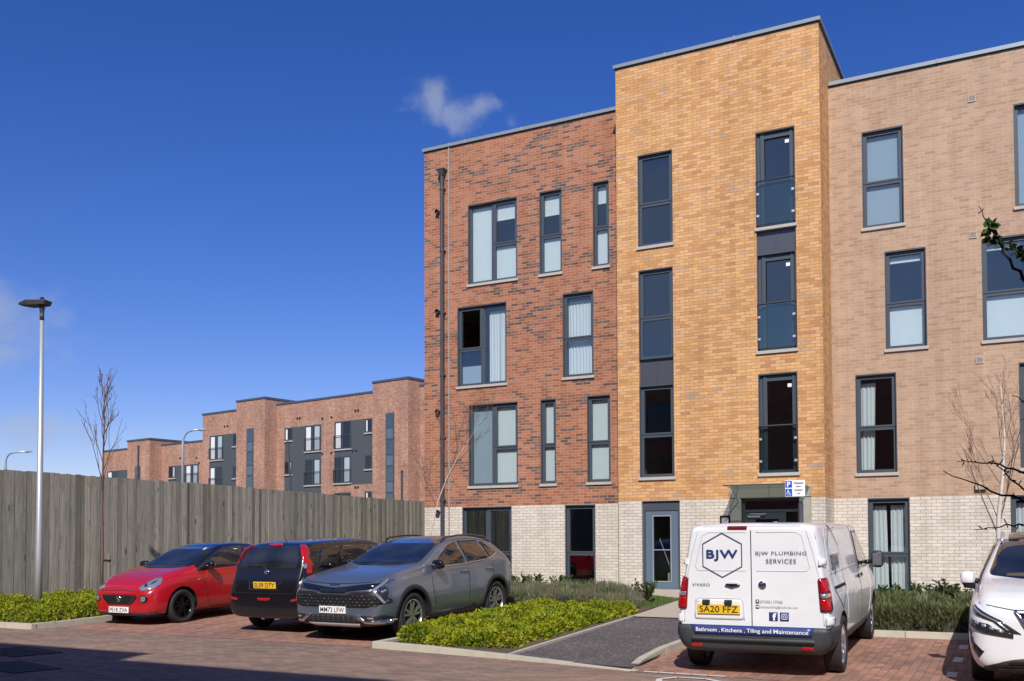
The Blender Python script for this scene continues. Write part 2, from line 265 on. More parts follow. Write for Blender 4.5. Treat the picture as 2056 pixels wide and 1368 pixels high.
# ---------------------------------------------------------------- object helpers
def tag(o, label=None, cat=None, group=None, kind=None):
    if label: o['label'] = label
    if cat: o['category'] = cat
    if group: o['group'] = group
    if kind: o['kind'] = kind
    return o
def empty(name, loc=(0, 0, 0), rz=0., pitch=0.):
    o = bpy.data.objects.new(name, None); COL.objects.link(o); o.location = loc; o.rotation_euler = (0, pitch, rz); o.empty_display_size = .3; return o
def link(name, me, mats, parent=None, smooth=False):
    o = bpy.data.objects.new(name, me); COL.objects.link(o)
    for m_ in (mats if isinstance(mats, (list, tuple)) else [mats]):
        if len(me.materials) < 99: me.materials.append(m_)
    if parent is not None: o.parent = parent
    if smooth: me.polygons.foreach_set('use_smooth', [True] * len(me.polygons))
    return o
class MB:
    def __init__(s): s.v = []; s.f = []; s.mi = []; s.cur = 0; s.uvs = None
    def quad(s, *p):
        n = len(s.v); s.v += [tuple(q) for q in p]; s.f.append(tuple(range(n, n + len(p)))); s.mi.append(s.cur)
    def box(s, x0, x1, y0, y1, z0, z1):
        n = len(s.v); s.v += [(x0, y0, z0), (x1, y0, z0), (x1, y1, z0), (x0, y1, z0), (x0, y0, z1), (x1, y0, z1), (x1, y1, z1), (x0, y1, z1)]
        for q in ((0, 3, 2, 1), (4, 5, 6, 7), (0, 1, 5, 4), (1, 2, 6, 5), (2, 3, 7, 6), (3, 0, 4, 7)): s.f.append(tuple(n + i for i in q)); s.mi.append(s.cur)
        return s
    def hexa(s, pts):   # eight corners, bottom ring then top ring
        n = len(s.v); s.v += [tuple(p) for p in pts]
        for q in ((0, 3, 2, 1), (4, 5, 6, 7), (0, 1, 5, 4), (1, 2, 6, 5), (2, 3, 7, 6), (3, 0, 4, 7)): s.f.append(tuple(n + i for i in q)); s.mi.append(s.cur)
        return s
    def tube(s, path, rad, n=8, cap=True):
        path = [Vector(p) for p in path]; rad = rad if isinstance(rad, (list, tuple)) else [rad] * len(path)
        base = len(s.v); ref = None
        for i, p in enumerate(path):
            d = (path[min(i + 1, len(path) - 1)] - path[max(i - 1, 0)]).normalized()
            if ref is None: ref = d.orthogonal().normalized()
            a = (ref - d * ref.dot(d)); a = a.normalized() if a.length > 1e-5 else d.orthogonal().normalized(); ref = a; b = d.cross(a)
            for k in range(n):
                t = 2 * pi * k / n; s.v.append(tuple(p + (a * cos(t) + b * sin(t)) * rad[i]))
        for i in range(len(path) - 1):
            for k in range(n):
                s.f.append((base + i * n + k, base + i * n + (k + 1) % n, base + (i + 1) * n + (k + 1) % n, base + (i + 1) * n + k)); s.mi.append(s.cur)
        if cap:
            s.f.append(tuple(base + k for k in range(n - 1, -1, -1))); s.mi.append(s.cur)
            s.f.append(tuple(base + (len(path) - 1) * n + k for k in range(n))); s.mi.append(s.cur)
        return s
    def lathe(s, prof, c=(0, 0, 0), axis='y', n=32, a0=0., a1=2 * pi):
        base = len(s.v); m = len(prof); full = abs(a1 - a0 - 2 * pi) < 1e-6; N = n if full else n + 1
        for k in range(N):
            t = a0 + (a1 - a0) * k / n
            for (r, h) in prof:
                if axis == 'y': p = (c[0] + r * cos(t), c[1] + h, c[2] + r * sin(t))
                elif axis == 'z': p = (c[0] + r * cos(t), c[1] + r * sin(t), c[2] + h)
                else: p = (c[0] + h, c[1] + r * cos(t), c[2] + r * sin(t))
                s.v.append(p)
        for k in range(n):
            k2 = (k + 1) % N
            for i in range(m - 1): s.f.append((base + k * m + i, base + k2 * m + i, base + k2 * m + i + 1, base + k * m + i + 1)); s.mi.append(s.cur)
        return s
    def xf(s, fn, start=0): s.v[start:] = [tuple(fn(Vector(p))) for p in s.v[start:]]; return s
    def mesh(s, name):
        me = bpy.data.meshes.new(name); me.from_pydata(s.v, [], s.f)
        if any(s.mi): me.polygons.foreach_set('material_index', s.mi)
        me.update(); uv = me.uv_layers.new(name='UVMap'); co = np.empty(len(me.vertices) * 3); me.vertices.foreach_get('co', co); co = co.reshape(-1, 3)
        lv = np.empty(len(me.loops), dtype=np.int32); me.loops.foreach_get('vertex_index', lv)
        nr = np.empty(len(me.polygons) * 3); me.polygons.foreach_get('normal', nr); nr = np.abs(nr.reshape(-1, 3)); lt = np.empty(len(me.polygons), dtype=np.int32); me.polygons.foreach_get('loop_total', lt)
        ax = np.repeat(np.argmax(nr + np.array([0, 1e-4, 0]), axis=1), lt); p = co[lv]
        u = np.where(ax == 0, p[:, 1], p[:, 0]); v = np.where(ax == 2, p[:, 1], p[:, 2])
        if s.uvs is not None: off = np.array(s.uvs)[lv]; u = u + off
        uv.data.foreach_set('uv', np.stack([u, v], 1).ravel()); return me
    def build(s, name, mats, parent=None, smooth=False, bevel=0):
        o = link(name, s.mesh(name), mats, parent, smooth)
        if bevel:
            bv = o.modifiers.new('bevel', 'BEVEL'); bv.width = bevel; bv.segments = 2; bv.limit_method = 'ANGLE'
        return o
def bx(name, parent, mat, *a, bevel=0): return MB().box(*a).build(name, mat, parent, bevel=bevel)
def g(y): return .035 * min(max(0., y - 12.5), 10.4)     # the ground rises gently from the bays to the wall

# ---------------------------------------------------------------- text helpers
def text_mesh(s, width=None, height=None, bold=0., spacing=1.):
    c = bpy.data.curves.new('txt', 'FONT'); c.body = s; c.size = 1; c.offset = bold; c.space_character = spacing; c.resolution_u = 3
    o = bpy.data.objects.new('txt', c); COL.objects.link(o); bpy.context.view_layer.update()
    me = bpy.data.meshes.new_from_object(o.evaluated_get(bpy.context.evaluated_depsgraph_get())); bpy.data.objects.remove(o)
    v = [tuple(q.co) for q in me.vertices]; f = [tuple(p.vertices) for p in me.polygons]; bpy.data.meshes.remove(me)
    x0 = min(p[0] for p in v); x1 = max(p[0] for p in v); y0 = min(p[1] for p in v); y1 = max(p[1] for p in v)
    sy = height / (y1 - y0) if height else None; sx = width / (x1 - x0) if width else sy; sy = sy or sx
    return [((p[0] - (x0 + x1) / 2) * sx, (p[1] - (y0 + y1) / 2) * sy) for p in v], f
def lettering(name, s, parent, mat, place, width=None, height=None, bold=0., cx=0., cz=0., spacing=1.):
    v, f = text_mesh(s, width, height, bold, spacing); b = MB(); b.v = [place(x + cx, z + cz) for x, z in v]; b.f = f; b.mi = [0] * len(f)
    return b.build(name, mat, parent)
# ================================================================= the setting
def sheet(name, xa, xb, ys, mat, dz=0., edge=None):
    b = MB(); ys = sorted(ys)
    for y0, y1 in zip(ys, ys[1:]):
        b.quad((xa, y0, g(y0) + dz), (xb, y0, g(y0) + dz), (xb, y1, g(y1) + dz), (xa, y1, g(y1) + dz))
    return tag(b.build(name, mat), kind='structure')
def polysheet(name, pts, mat, dz=0., kind='structure'):
    # a flat-shaded sheet over an outline, following the ground's slope
    step = .25; vs = []
    n = len(pts)
    for i in range(n):
        a, b_ = pts[i], pts[(i + 1) % n]; k = max(1, int(math.dist(a, b_) / step))
        vs += [Vector((a[0] + (b_[0] - a[0]) * j / k, a[1] + (b_[1] - a[1]) * j / k)) for j in range(k)]
    nb = len(vs); ed = [(i, (i + 1) % nb) for i in range(nb)]
    if min(p[1] for p in pts) < 12.5 < max(p[1] for p in pts):
        xs = [p[0] for p in pts]; x = min(xs) + .1
        while x < max(xs): vs.append(Vector((x, 12.5))); x += .25
    r = delaunay_2d_cdt(vs, ed, [], 1, 1e-5); b = MB()
    b.v = [(p[0], p[1], g(p[1]) + dz) for p in r[0]]; b.f = [tuple(f) for f in r[2]]; b.mi = [0] * len(b.f)
    return tag(b.build(name, mat), kind=kind)
sheet('ground', -400, 400, [-400, 12.5, 22.9, 900], M['ground'], -.03)
sheet('road', -60, 40, [-9, 12.35], M['road_pave'])
polysheet('parking_bay', [(-15.98, 12.3), (-8.6, 12.02), (-8.62, 17.6), (-15.98, 17.6)], M['bay_pave'], .004)
polysheet('parking_bay', [(-4.26, 11.2), (9, 11.2), (9, 15.75), (-4.34, 15.75), (-4.44, 13.0), (-4.44, 12.2)], M['bay_pave'], .004)
# the footpath between the beds: dark tarmac, then a pale slab path to the doors
polysheet('footpath', [(-6.24, 11.70), (-4.28, 11.3), (-4.42, 12.9), (-4.42, 16.9), (-6.42, 16.9)], M['tarmac'], .035)
polysheet('slab_path', [(-6.42, 16.9), (-4.42, 16.9), (-4.42, 22.7), (-8.4, 22.7), (-8.4, 21.7), (-6.55, 20.5)], M['slab'], .05)
polysheet('grass_verge', [(-8.3, 18.6), (-6.5, 18.6), (-6.55, 20.5), (-8.4, 21.7), (-10.2, 21.7)], M['soil'], .045)
def kerb(pts, w=.12, h=.1, side=1, h2=None):
    b = MB(); hs = h if isinstance(h, list) else [h] * len(pts)
    for i in range(len(pts) - 1):
        a, c = Vector(pts[i]), Vector(pts[i + 1]); d = (c - a); L = d.length; d.normalize(); nrm = Vector((-d.y, d.x)) * w * side
        k = max(1, round(L / .9))
        for j in range(k):
            gap = .006
            p = a + d * (L * j / k + gap); q = a + d * (L * (j + 1) / k); hp = hs[i] + (hs[i + 1] - hs[i]) * j / k; hq = hs[i] + (hs[i + 1] - hs[i]) * (j + 1) / k
            ch = .018 * side; bv = nrm.normalized() * abs(ch)
            b.hexa([(p.x, p.y, g(p.y) - .1), (q.x, q.y, g(q.y) - .1), (q.x + nrm.x, q.y + nrm.y, g(q.y) - .1), (p.x + nrm.x, p.y + nrm.y, g(p.y) - .1),
                    (p.x + bv.x, p.y + bv.y, g(p.y) + hp), (q.x + bv.x, q.y + bv.y, g(q.y) + hq), (q.x + nrm.x, q.y + nrm.y, g(q.y) + hq), (p.x + nrm.x, p.y + nrm.y, g(p.y) + hp)])
    return tag(b.build('kerb', M['kerb'], bevel=.006), kind='structure')
kerb([(-8.62, 17.5), (-8.62, 12.0), (-7.5, 11.82), (-6.2, 11.65), (-4.22, 11.22)], h=[.1, .1, .095, .06, .012])
kerb([(-4.24, 11.25), (-4.4, 12.2), (-4.4, 13.0), (-4.3, 15.72), (9, 15.72)], h=[.012, .06, .1, .1, .1], side=1)
kerb([(-60, 11.86), (-16.05, 11.86), (-16.05, 17.6), (-8.62, 17.6)], h=.1, side=1)
b = MB()
for a, c in (((-6.36, 16.9), (-6.20, 11.68)),): b.hexa([(a[0], a[1], .0), (a[0] - .06, a[1], .0), (c[0] - .06, c[1], 0), (c[0], c[1], 0), (a[0], a[1], g(a[1]) + .055), (a[0] - .06, a[1], g(a[1]) + .055), (c[0] - .06, c[1], .05), (c[0], c[1], .05)])
tag(b.build('path_edging', M['kerb']), kind='structure')
polysheet('bed_soil', [(-8.52, 12.1), (-7.5, 11.93), (-6.25, 11.70), (-6.32, 14), (-6.5, 18.6), (-8.3, 18.6), (-10.2, 21.7), (-15.5, 23.85), (-15.5, 17.7), (-8.52, 17.7)], M['soil'], .06)
polysheet('bed_soil', [(-60, 11.95), (-16.15, 11.95), (-16.15, 17.7), (-15.5, 17.7), (-15.5, 26), (-60, 26)], M['soil'], .055)
polysheet('bed_soil', [(-4.25, 15.82), (9, 15.82), (9, 23.85), (-4.25, 23.85)], M['soil'], .06)
# painted bay marks (broken by the paver joints)
b = MB()
for i in range(5): b.quad((-4.10 + i * .2 + .01, 11.20, .009), (-4.10 + i * .2 + .19, 11.19, .009), (-4.10 + i * .2 + .17, 11.28, .009), (-4.10 + i * .2 - .01, 11.29, .009))
for k in range(3):
    y = 12.3 + k * 1.22
    for j in range(4): b.quad((-.86, y + j * .105, g(y + j * .105) + .009), (-.75, y + j * .105, g(y + j * .105) + .009), (-.75, y + j * .105 + .10, g(y + j * .105 + .1) + .009), (-.86, y + j * .105 + .10, g(y + j * .105 + .1) + .009))
for a, c in (((-3.72, 10.72), (-3.58, 10.94)), ((-3.58, 10.94), (-3.25, 10.95)), ((-3.25, 10.95), (-2.9, 10.7)), ((-3.72, 10.72), (-3.6, 10.3)), ((-2.9, 10.7), (-2.9, 10.3))):
    d = (Vector(c) - Vector(a)).normalized(); n_ = Vector((-d.y, d.x)) * .035
    b.quad((a[0] - n_.x, a[1] - n_.y, .009), (c[0] - n_.x, c[1] - n_.y, .009), (c[0] + n_.x, c[1] + n_.y, .009), (a[0] + n_.x, a[1] + n_.y, .009))
tag(b.build('bay_marking', M['mark']), kind='structure')
# manhole covers in the shaded road
def manhole(x, y, w, d, rz, label):
    t = empty('manhole_cover', (x, y, .004), rz); tag(t, label, 'manhole cover', 'manhole covers in the road')
    b = MB(); b.box(-w / 2, w / 2, -d / 2, d / 2, -.05, .006)
    for i in range(int(w / .09)):
        for j in range(int(d / .09)): b.box(-w / 2 + .03 + i * .09, -w / 2 + .075 + i * .09, -d / 2 + .03 + j * .09, -d / 2 + .075 + j * .09, .0055, .010)
    b.build('cover', M['cast_iron'], t)
    b = MB(); f_ = .035
    for q in ((-w / 2 - f_, w / 2 + f_, -d / 2 - f_, -d / 2 - .004), (-w / 2 - f_, w / 2 + f_, d / 2 + .004, d / 2 + f_), (-w / 2 - f_, -w / 2 - .004, -d / 2 - .004, d / 2 + .004), (w / 2 + .004, w / 2 + f_, -d / 2 - .004, d / 2 + .004)): b.box(*q, -.05, .009)
    b.build('frame', M['cast_iron'], t)
manhole(-12.9, 9.35, 1.15, .62, radians(-12), 'iron manhole cover in the shaded road, farther of the two')
manhole(-11.35, 8.2, 1.15, .5, radians(-14), 'iron manhole cover in the shaded road, nearer of the two')

# ================================================================= the flats
YT, YR = 22.7, 23.85
flats = empty('apartment_building', (-9, YR, g(30))); tag(flats, 'four-storey block of flats in red, gold and buff brick over a white brick ground floor', 'building')
OFF = Vector((-9, YR, g(30)))
class FB(MB):     # collects in world coordinates, built in the flats' own
    def build(s, name, mats, parent=flats, smooth=False, bevel=0, off=None):
        o_ = OFF if off is None else off; s.v = [(p[0] - o_[0], p[1] - o_[1], p[2] - o_[2]) for p in s.v]
        me = s.mesh(name); uv = me.uv_layers[0]; n = len(me.loops); a = np.empty(n * 2); uv.data.foreach_get('uv', a); a = a.reshape(-1, 2)
        lv = np.empty(n, dtype=np.int32); me.loops.foreach_get('vertex_index', lv)
        nr = np.empty(len(me.polygons) * 3); me.polygons.foreach_get('normal', nr); nr = np.abs(nr.reshape(-1, 3)); lt = np.empty(len(me.polygons), dtype=np.int32); me.polygons.foreach_get('loop_total', lt)
        ax = np.repeat(np.argmax(nr + np.array([0, 1e-4, 0]), axis=1), lt)
        a[:, 0] += np.where(ax == 0, o_[1], o_[0]) + 200; a[:, 1] += np.where(ax == 2, o_[1], o_[2] - 2.535 + 100 * .075); uv.data.foreach_set('uv', a.ravel())
        o = link(name, me, mats, parent, smooth)
        if bevel: bv = o.modifiers.new('bevel', 'BEVEL'); bv.width = bevel; bv.segments = 2; bv.limit_method = 'ANGLE'
        return o
def wall(x0, x1, z0, z1, y, ops, mat, extra=()):
    b = FB(); ops = [o for o in ops if o[0] < x1 and o[1] > x0 and o[2] < z1 - .01 and o[3] > z0 + .01]
    xs = sorted({x0, x1} | {v for o in ops for v in o[:2] if x0 < v < x1}); zs = sorted({z0, z1} | {min(max(v, z0), z1) for o in ops for v in o[2:4]})
    for xa, xb in zip(xs, xs[1:]):
        for za, zb in zip(zs, zs[1:]):
            mx_, mz = (xa + xb) / 2, (za + zb) / 2
            if any(o[0] < mx_ < o[1] and o[2] < mz < o[3] for o in ops): continue
            b.quad((xa, y, za), (xb, y, za), (xb, y, zb), (xa, y, zb))
    for o in ops:      # brick reveals
        zb_, zt_ = max(o[2], z0), min(o[3], z1)
        b.quad((o[0], y, zb_), (o[0], y, zt_), (o[0], y + .2, zt_), (o[0], y + .2, zb_)); b.quad((o[1], y, zt_), (o[1], y, zb_), (o[1], y + .2, zb_), (o[1], y + .2, zt_))
        if o[3] <= z1: b.quad((o[0], y, o[3]), (o[1], y, o[3]), (o[1], y + .2, o[3]), (o[0], y + .2, o[3]))
        if o[2] >= z0: b.quad((o[0], y, o[2]), (o[0], y + .2, o[2]), (o[1], y + .2, o[2]), (o[1], y, o[2]))
    for e in extra: b.quad(*e)
    return b.build('wall', mat)
ZB = 2.535; F3, F2, F1, F0 = (8.79, 11.05), (5.93, 8.18), (3.11, 5.39), (.38, 2.53)
kR = YR / 24.1; kB = YR / 23.5
RX = lambda x: round(x * kR, 2)
BX = lambda x: round(x * kB, 2)
redw = [(RX(-13.98), RX(-12.40), F3, 'W1'), (RX(-11.71), RX(-11.03), F3, 'W2'), (RX(-10.12), RX(-9.66), F3, 'W3'), (RX(-14.33), RX(-12.74), F2, 'W4'), (RX(-11.02), RX(-10.12), F2, 'W5'),
        (RX(-13.96), RX(-12.40), F1, 'W6'), (RX(-11.70), RX(-11.24), F1, 'W7'), (RX(-10.33), RX(-9.66), F1, 'W8'), (RX(-14.18), RX(-12.60), F0, 'W9'), (RX(-10.98), RX(-10.10), F0, 'W10')]
buffw = [(BX(-3.20), BX(-2.32), F3, 'B1'), (BX(-.10), BX(1.3), F3, 'B2'), (BX(-2.75), BX(-1.88), F2, 'B3'), (BX(-.77), BX(.8), F2, 'B4'), (BX(-3.42), BX(-2.54), F1, 'B5'), (BX(-.10), BX(.8), F1, 'B6'), (BX(-3.19), BX(-2.31), F0, 'B7'), (BX(-.31), BX(.6), F0, 'B8')]
TW = [(-8.34, -7.45, (8.77, 11.05), 'T1'), (-8.34, -7.46, (3.11, 8.19), 'T2'), (-5.44, -4.54, (5.93, 11.05), 'T3'), (-5.44, -4.55, (3.11, 5.40), 'T5')]
DO = [(-8.30, -7.34, .36, 2.53), (-5.85, -4.53, .36, 2.54)]
TX0, TX1, RX0 = -8.90, -3.98, -15.28
ops_r = [(a, c, z[0], z[1]) for a, c, z, _ in redw]; ops_b = [(a, c, z[0], z[1]) for a, c, z, _ in buffw]; ops_t = [(a, c, z[0], z[1]) for a, c, z, _ in TW]
TOPR, TOPT, TOPB = 12.83, 13.33, 12.28
wall(RX0, TX0, ZB, TOPR, YR, ops_r, M['red_brick'], [((RX0, YR + 12, ZB), (RX0, YR, ZB), (RX0, YR, TOPR), (RX0, YR + 12, TOPR))])
wall(RX0, TX0, -.2, ZB, YR, ops_r, M['white_brick'], [((RX0, YR + 12, -.2), (RX0, YR, -.2), (RX0, YR, ZB), (RX0, YR + 12, ZB))])
wall(TX0, TX1, ZB, TOPT, YT, ops_t, M['gold_brick'], [((TX1, YT, ZB), (TX1, YR + .01, ZB), (TX1, YR + .01, TOPT), (TX1, YT, TOPT)), ((TX0, YR + .01, ZB), (TX0, YT, ZB), (TX0, YT, TOPT), (TX0, YR + .01, TOPT)), ((TX1, YR, TOPB), (TX1, YR + 6, TOPB), (TX1, YR + 6, TOPT), (TX1, YR, TOPT)), ((TX0, YR + 6, TOPR), (TX0, YR, TOPR), (TX0, YR, TOPT), (TX0, YR + 6, TOPT))])
wall(TX0, TX1, -.2, ZB, YT, DO, M['white_brick'], [((TX1, YT, -.2), (TX1, YR + .01, -.2), (TX1, YR + .01, ZB), (TX1, YT, ZB)), ((TX0, YR + .01, -.2), (TX0, YT, -.2), (TX0, YT, ZB), (TX0, YR + .01, ZB))])
wall(TX1, 9, ZB, TOPB, YR, ops_b, M['buff_brick'])
wall(TX1, 9, -.2, ZB, YR, ops_b, M['white_brick'])
b = FB()   # floors, back wall, far side and roof: what you see dimly through the panes
for z in (.30, 2.75, 5.6, 8.45, 11.35): b.box(RX0 + .05, 8.95, YR + .25, YR + 6, z - .12, z + .02)
for z in (2.75, 5.6, 8.45, 11.35): b.box(TX0 + .05, TX1 - .05, YT + .25, YR + .2, z - .12, z + .02)
for x in (-12.15, -9.0, -6.6, -4.2, -1.6, 9.0): b.box(x, x + .1, YR + .25, YR + 6, .3, 11.3)
b.box(RX0 + .05, 9, YR + 5.9, YR + 6, -.2, 12.2)
b.build('interior', M['interior'])
FB().box(RX0 + .05, TX0 - .02, YR + .3, YR + 12, TOPR - .4, TOPR - .25).box(TX0 + .1, TX1 - .1, YT + .3, YR + 6, TOPT - .4, TOPT - .25).box(TX1 + .02, 9, YR + .3, YR + 12, TOPB - .4, TOPB - .25).build('roof', M['coping_dark'])
b = FB(); b.box(RX0 - .05, TX0, YR - .05, YR + .38, TOPR + .012, TOPR + .10).box(RX0 - .05, RX0 + .38, YR + .38, YR + 12, TOPR + .012, TOPR + .10).build('coping', M['coping'])
b = FB(); b.box(TX0 - .05, TX1 + .05, YT - .05, YT + .38, TOPT + .012, TOPT + .095).box(TX1 - .38, TX1 + .05, YT + .38, YR + 6, TOPT + .012, TOPT + .095).box(TX0 - .05, TX0 + .38, YT + .38, YR + 6, TOPT + .012, TOPT + .095).build('coping', M['coping'])
FB().box(TX1 + .01, 9, YR - .05, YR + .38, TOPB + .012, TOPB + .10).build('coping', M['coping'])
b = FB()   # dark flashing under the copings
b.box(RX0 - .012, TX0, YR - .012, YR + .2, TOPR - .03, TOPR + .012).box(TX0 - .012, TX1 + .012, YT - .012, YT + .2, TOPT - .03, TOPT + .012).box(TX1 - .1, TX1 + .012, YT + .2, YR + 6, TOPT - .03, TOPT + .012).box(TX1, 9, YR - .012, YR + .2, TOPB - .03, TOPB + .012).build('flashing', M['frame_dark'])
for xs_, yf, zt in (([-13.9, -12.1, -10.3], YR, TOPR), ([-7.6, -5.9], YT, TOPT), ([-1.6, .4], YR, TOPB)):
    for x in xs_: FB().box(x - .02, x + .02, yf - .062, yf - .03, zt + .01, zt + .105).build('coping_joint', M['rod'])
def wavy(x0, x1, z0, z1, y, amp=.025, fq=11, top=None, gather=0.):
    b = FB(); n = max(6, int((x1 - x0) * 60)); m_ = 10; base = len(b.v)
    for j in range(m_ + 1):
        tz = j / m_; z = z0 + (z1 - z0) * tz
        for i in range(n + 1):
            u = i / n; x = x0 + (x1 - x0) * (u * (1 - gather * (1 - tz)) ); b.v.append((x, y + amp * (.5 + .5 * (1 - tz)) * sin(u * (x1 - x0) * fq * 6.28 + .5 * sin(u * 9)), z))
    for j in range(m_):
        for i in range(n): b.f.append((base + j * (n + 1) + i, base + j * (n + 1) + i + 1, base + (j + 1) * (n + 1) + i + 1, base + (j + 1) * (n + 1) + i)); b.mi.append(0)
    return b
def pleated(x0, x1, z0, z1, y, n=None):
    b = FB(); n = n or max(2, int((z1 - z0) / .025))
    for j in range(n):
        za, zb = z0 + (z1 - z0) * j / n, z0 + (z1 - z0) * (j + 1) / n; zm = (za + zb) / 2
        b.quad((x0, y, za), (x1, y, za), (x1, y - .0025, zm), (x0, y - .0025, zm)); b.quad((x0, y - .0025, zm), (x1, y - .0025, zm), (x1, y, zb), (x0, y, zb))
    b.box(x0, x1, y - .012, y + .004, z0 - .022, z0)
    return b
def window(x0, x1, z0, z1, y, cols=((0, 1, .455),), sill=True, blinds=(), curtains=(), net=(), open_=None, vent=False, label=None, glassm='glass'):
    """cols: (left share, right share, height share of the transom or None)"""
    fb = FB(); Y0, Y1 = y + .085, y + .155; W_, H_ = x1 - x0, z1 - z0
    fb.box(x0, x0 + .022, y + .006, Y1, z0, z1).box(x1 - .022, x1, y + .006, Y1, z0, z1).box(x0 + .022, x1 - .022, y + .006, Y1, z1 - .03, z1).box(x0 + .022, x1 - .022, y + .006, Y1, z0, z0 + .018)
    panes = []
    for i, (a, c, t) in enumerate(cols):
        xa = x0 + .022 + (W_ - .044) * a; xb = x0 + .022 + (W_ - .044) * c; f_ = .06 if a == 0 else .065; f2 = .06 if c == 1 else .065
        cells = [(z0 + .018, z1 - .03)] if t is None else [(z0 + .018, z0 + H_ * t - .02), (z0 + H_ * t + .02, z1 - .03)]
        if t is not None: fb.box(xa, xb, Y0, Y1, z0 + H_ * t - .02, z0 + H_ * t + .02)
        for k, (za, zb) in enumerate(cells):
            fr = .06; top = k == len(cells) - 1 and t is not None
            if top: fr = .082
            pa, pb, qa, qb = xa + f_ * (fr / .06), xb - f2 * (fr / .06), za + fr * (.5 if t is not None and k == 1 else 1), zb - fr * (.5 if t is not None and k == 0 else 1)
            yy = Y0 - (.014 if top else 0)
            fb.box(xa, pa, yy, Y1 - .002, za, zb).box(pb, xb, yy, Y1 - .002, za, zb).box(pa, pb, yy, Y1 - .002, za, qa).box(pa, pb, yy, Y1 - .002, qb, zb)
            panes.append((pa, pb, qa, qb, i, k))
    if vent: fb.box(x0 + W_ * .22, x1 - W_ * .22, Y0 - .03, Y0 - .012, z1 - .075, z1 - .045)
    w = fb.build('window', M['frame'])
    if label: w['label'] = label
    for (pa, pb, qa, qb, i, k) in panes:
        if open_ == (i, k): continue
        FB().box(pa - .005, pb + .005, Y0 + .03, Y0 + .034, qa - .005, qb + .005).build('pane', M[glassm], w)
    for (i, k, f0, f1, mat) in blinds:
        for (pa, pb, qa, qb, i2, k2) in panes:
            if (i, k) == (i2, k2): pleated(pa - .03, pb + .03, qa + (qb - qa) * f0 - (.02 if f0 == 0 else 0), qa + (qb - qa) * f1 + (.03 if f1 == 1 else 0), Y1 + .02 + .001 * k).build('blind', M[mat], w)
    for (a, c, za, zb, ga) in curtains:
        wavy(x0 + W_ * a, x0 + W_ * c, z0 + H_ * za + .03, z0 + H_ * zb - .02, Y1 + .09, gather=ga).build('curtain', M['curtain'], w, smooth=True)
    if sill: FB().box(x0 - .03, x1 + .03, y - .045, y + .07, z0 - .075, z0 - .004).build('sill', M['sill'], w, bevel=.005)
    return w
DBL = ((0, .5, None), (.5, 1, .455)); 
spec = {
 'W1': dict(cols=DBL, blinds=((0, 0, 0, 1, 'blind'), (1, 0, 0, 1, 'blind'), (1, 1, .62, 1, 'blind'))),
 'W2': dict(blinds=((0, 0, 0, 1, 'blind'), (0, 1, .52, 1, 'blind'))), 'W3': dict(blinds=((0, 0, 0, 1, 'blind'), (0, 1, .60, 1, 'blind'))),
 'W4': dict(cols=((0, .5, .46), (.5, 1, None)), open_=(0, 1), curtains=((.58, .80, 0, .93, .0), (.80, .97, 0, .93, .25)), blinds=((0, 0, 0, .55, 'netblind'),)),
 'W5': dict(curtains=((.08, .94, 0, .93, 0),), vent=True),
 'W6': dict(cols=DBL, blinds=((1, 1, 0, 1, 'blind'), (1, 0, 0, 1, 'blind'), (0, 0, 0, 1, 'netblind'))),
 'W7': dict(blinds=((0, 0, 0, 1, 'blind'), (0, 1, 0, 1, 'blind'))), 'W8': dict(blinds=((0, 0, 0, 1, 'blind'), (0, 1, 0, 1, 'blind'))),
 'W9': dict(cols=((0, .5, None), (.5, 1, .40)), sill=False), 'W10': dict(sill=False, cols=((0, 1, .40),)),
 'B1': dict(blinds=((0, 0, 0, 1, 'netblind'), (0, 1, 0, 1, 'netblind')), vent=True), 'B2': dict(cols=DBL, blinds=((0, 0, 0, 1, 'netblind'), (1, 1, 0, 1, 'netblind'))),
 'B3': dict(blinds=((0, 0, 0, 1, 'blind'), (0, 1, .88, 1, 'blind')), vent=True), 'B4': dict(cols=((0, .62, .46), (.62, 1, None)), blinds=((0, 0, 0, 1, 'blind'), (0, 1, .9, 1, 'blind'), (1, 0, 0, 1, 'blind')), vent=True),
 'B5': dict(curtains=((.09, .46, 0, .93, .12),), vent=True), 'B6': dict(curtains=((.1, .6, 0, .93, 0),)),
 'B7': dict(curtains=((.08, .42, 0, .93, -.1), (.52, .94, 0, .93, 0)), sill=False, cols=((0, 1, .40),)), 'B8': dict(curtains=((.1, .9, 0, .93, 0),), sill=False, cols=((0, 1, .40),)),
}
labels = {'W4': 'open tilted window', 'W1': 'window with white pleated blinds', 'B7': 'window with white curtains to the ground'}
for a, c, z, n_ in redw + buffw: window(a, c, z[0], z[1], YR, label=labels.get(n_), **spec[n_])
window(-8.34, -7.45, 8.77, 11.05, YT, vent=True)
window(-8.34, -7.46, 5.99, 8.19, YT, sill=False); window(-8.34, -7.46, 3.11, 5.35, YT, vent=True)
def spandrel(x0, x1, z0, z1, y):
    b = FB(); b.box(x0, x1, y + .075, y + .16, z0, z1); xm = (x0 + x1) / 2
    for xa in (x0 + .01, xm - .012, x1 - .035): b.box(xa, xa + .025, y + .06, y + .08, z0, z1)
    b.box(x0, x1, y + .05, y + .08, z1 - .03, z1); b.box(x0, x1, y + .055, y + .08, z0, z0 + .025)
    b.build('spandrel_panel', M['spandrel'])
spandrel(-8.335, -7.465, 5.355, 5.985, YT); spandrel(-5.435, -4.555, 8.185, 8.80, YT)
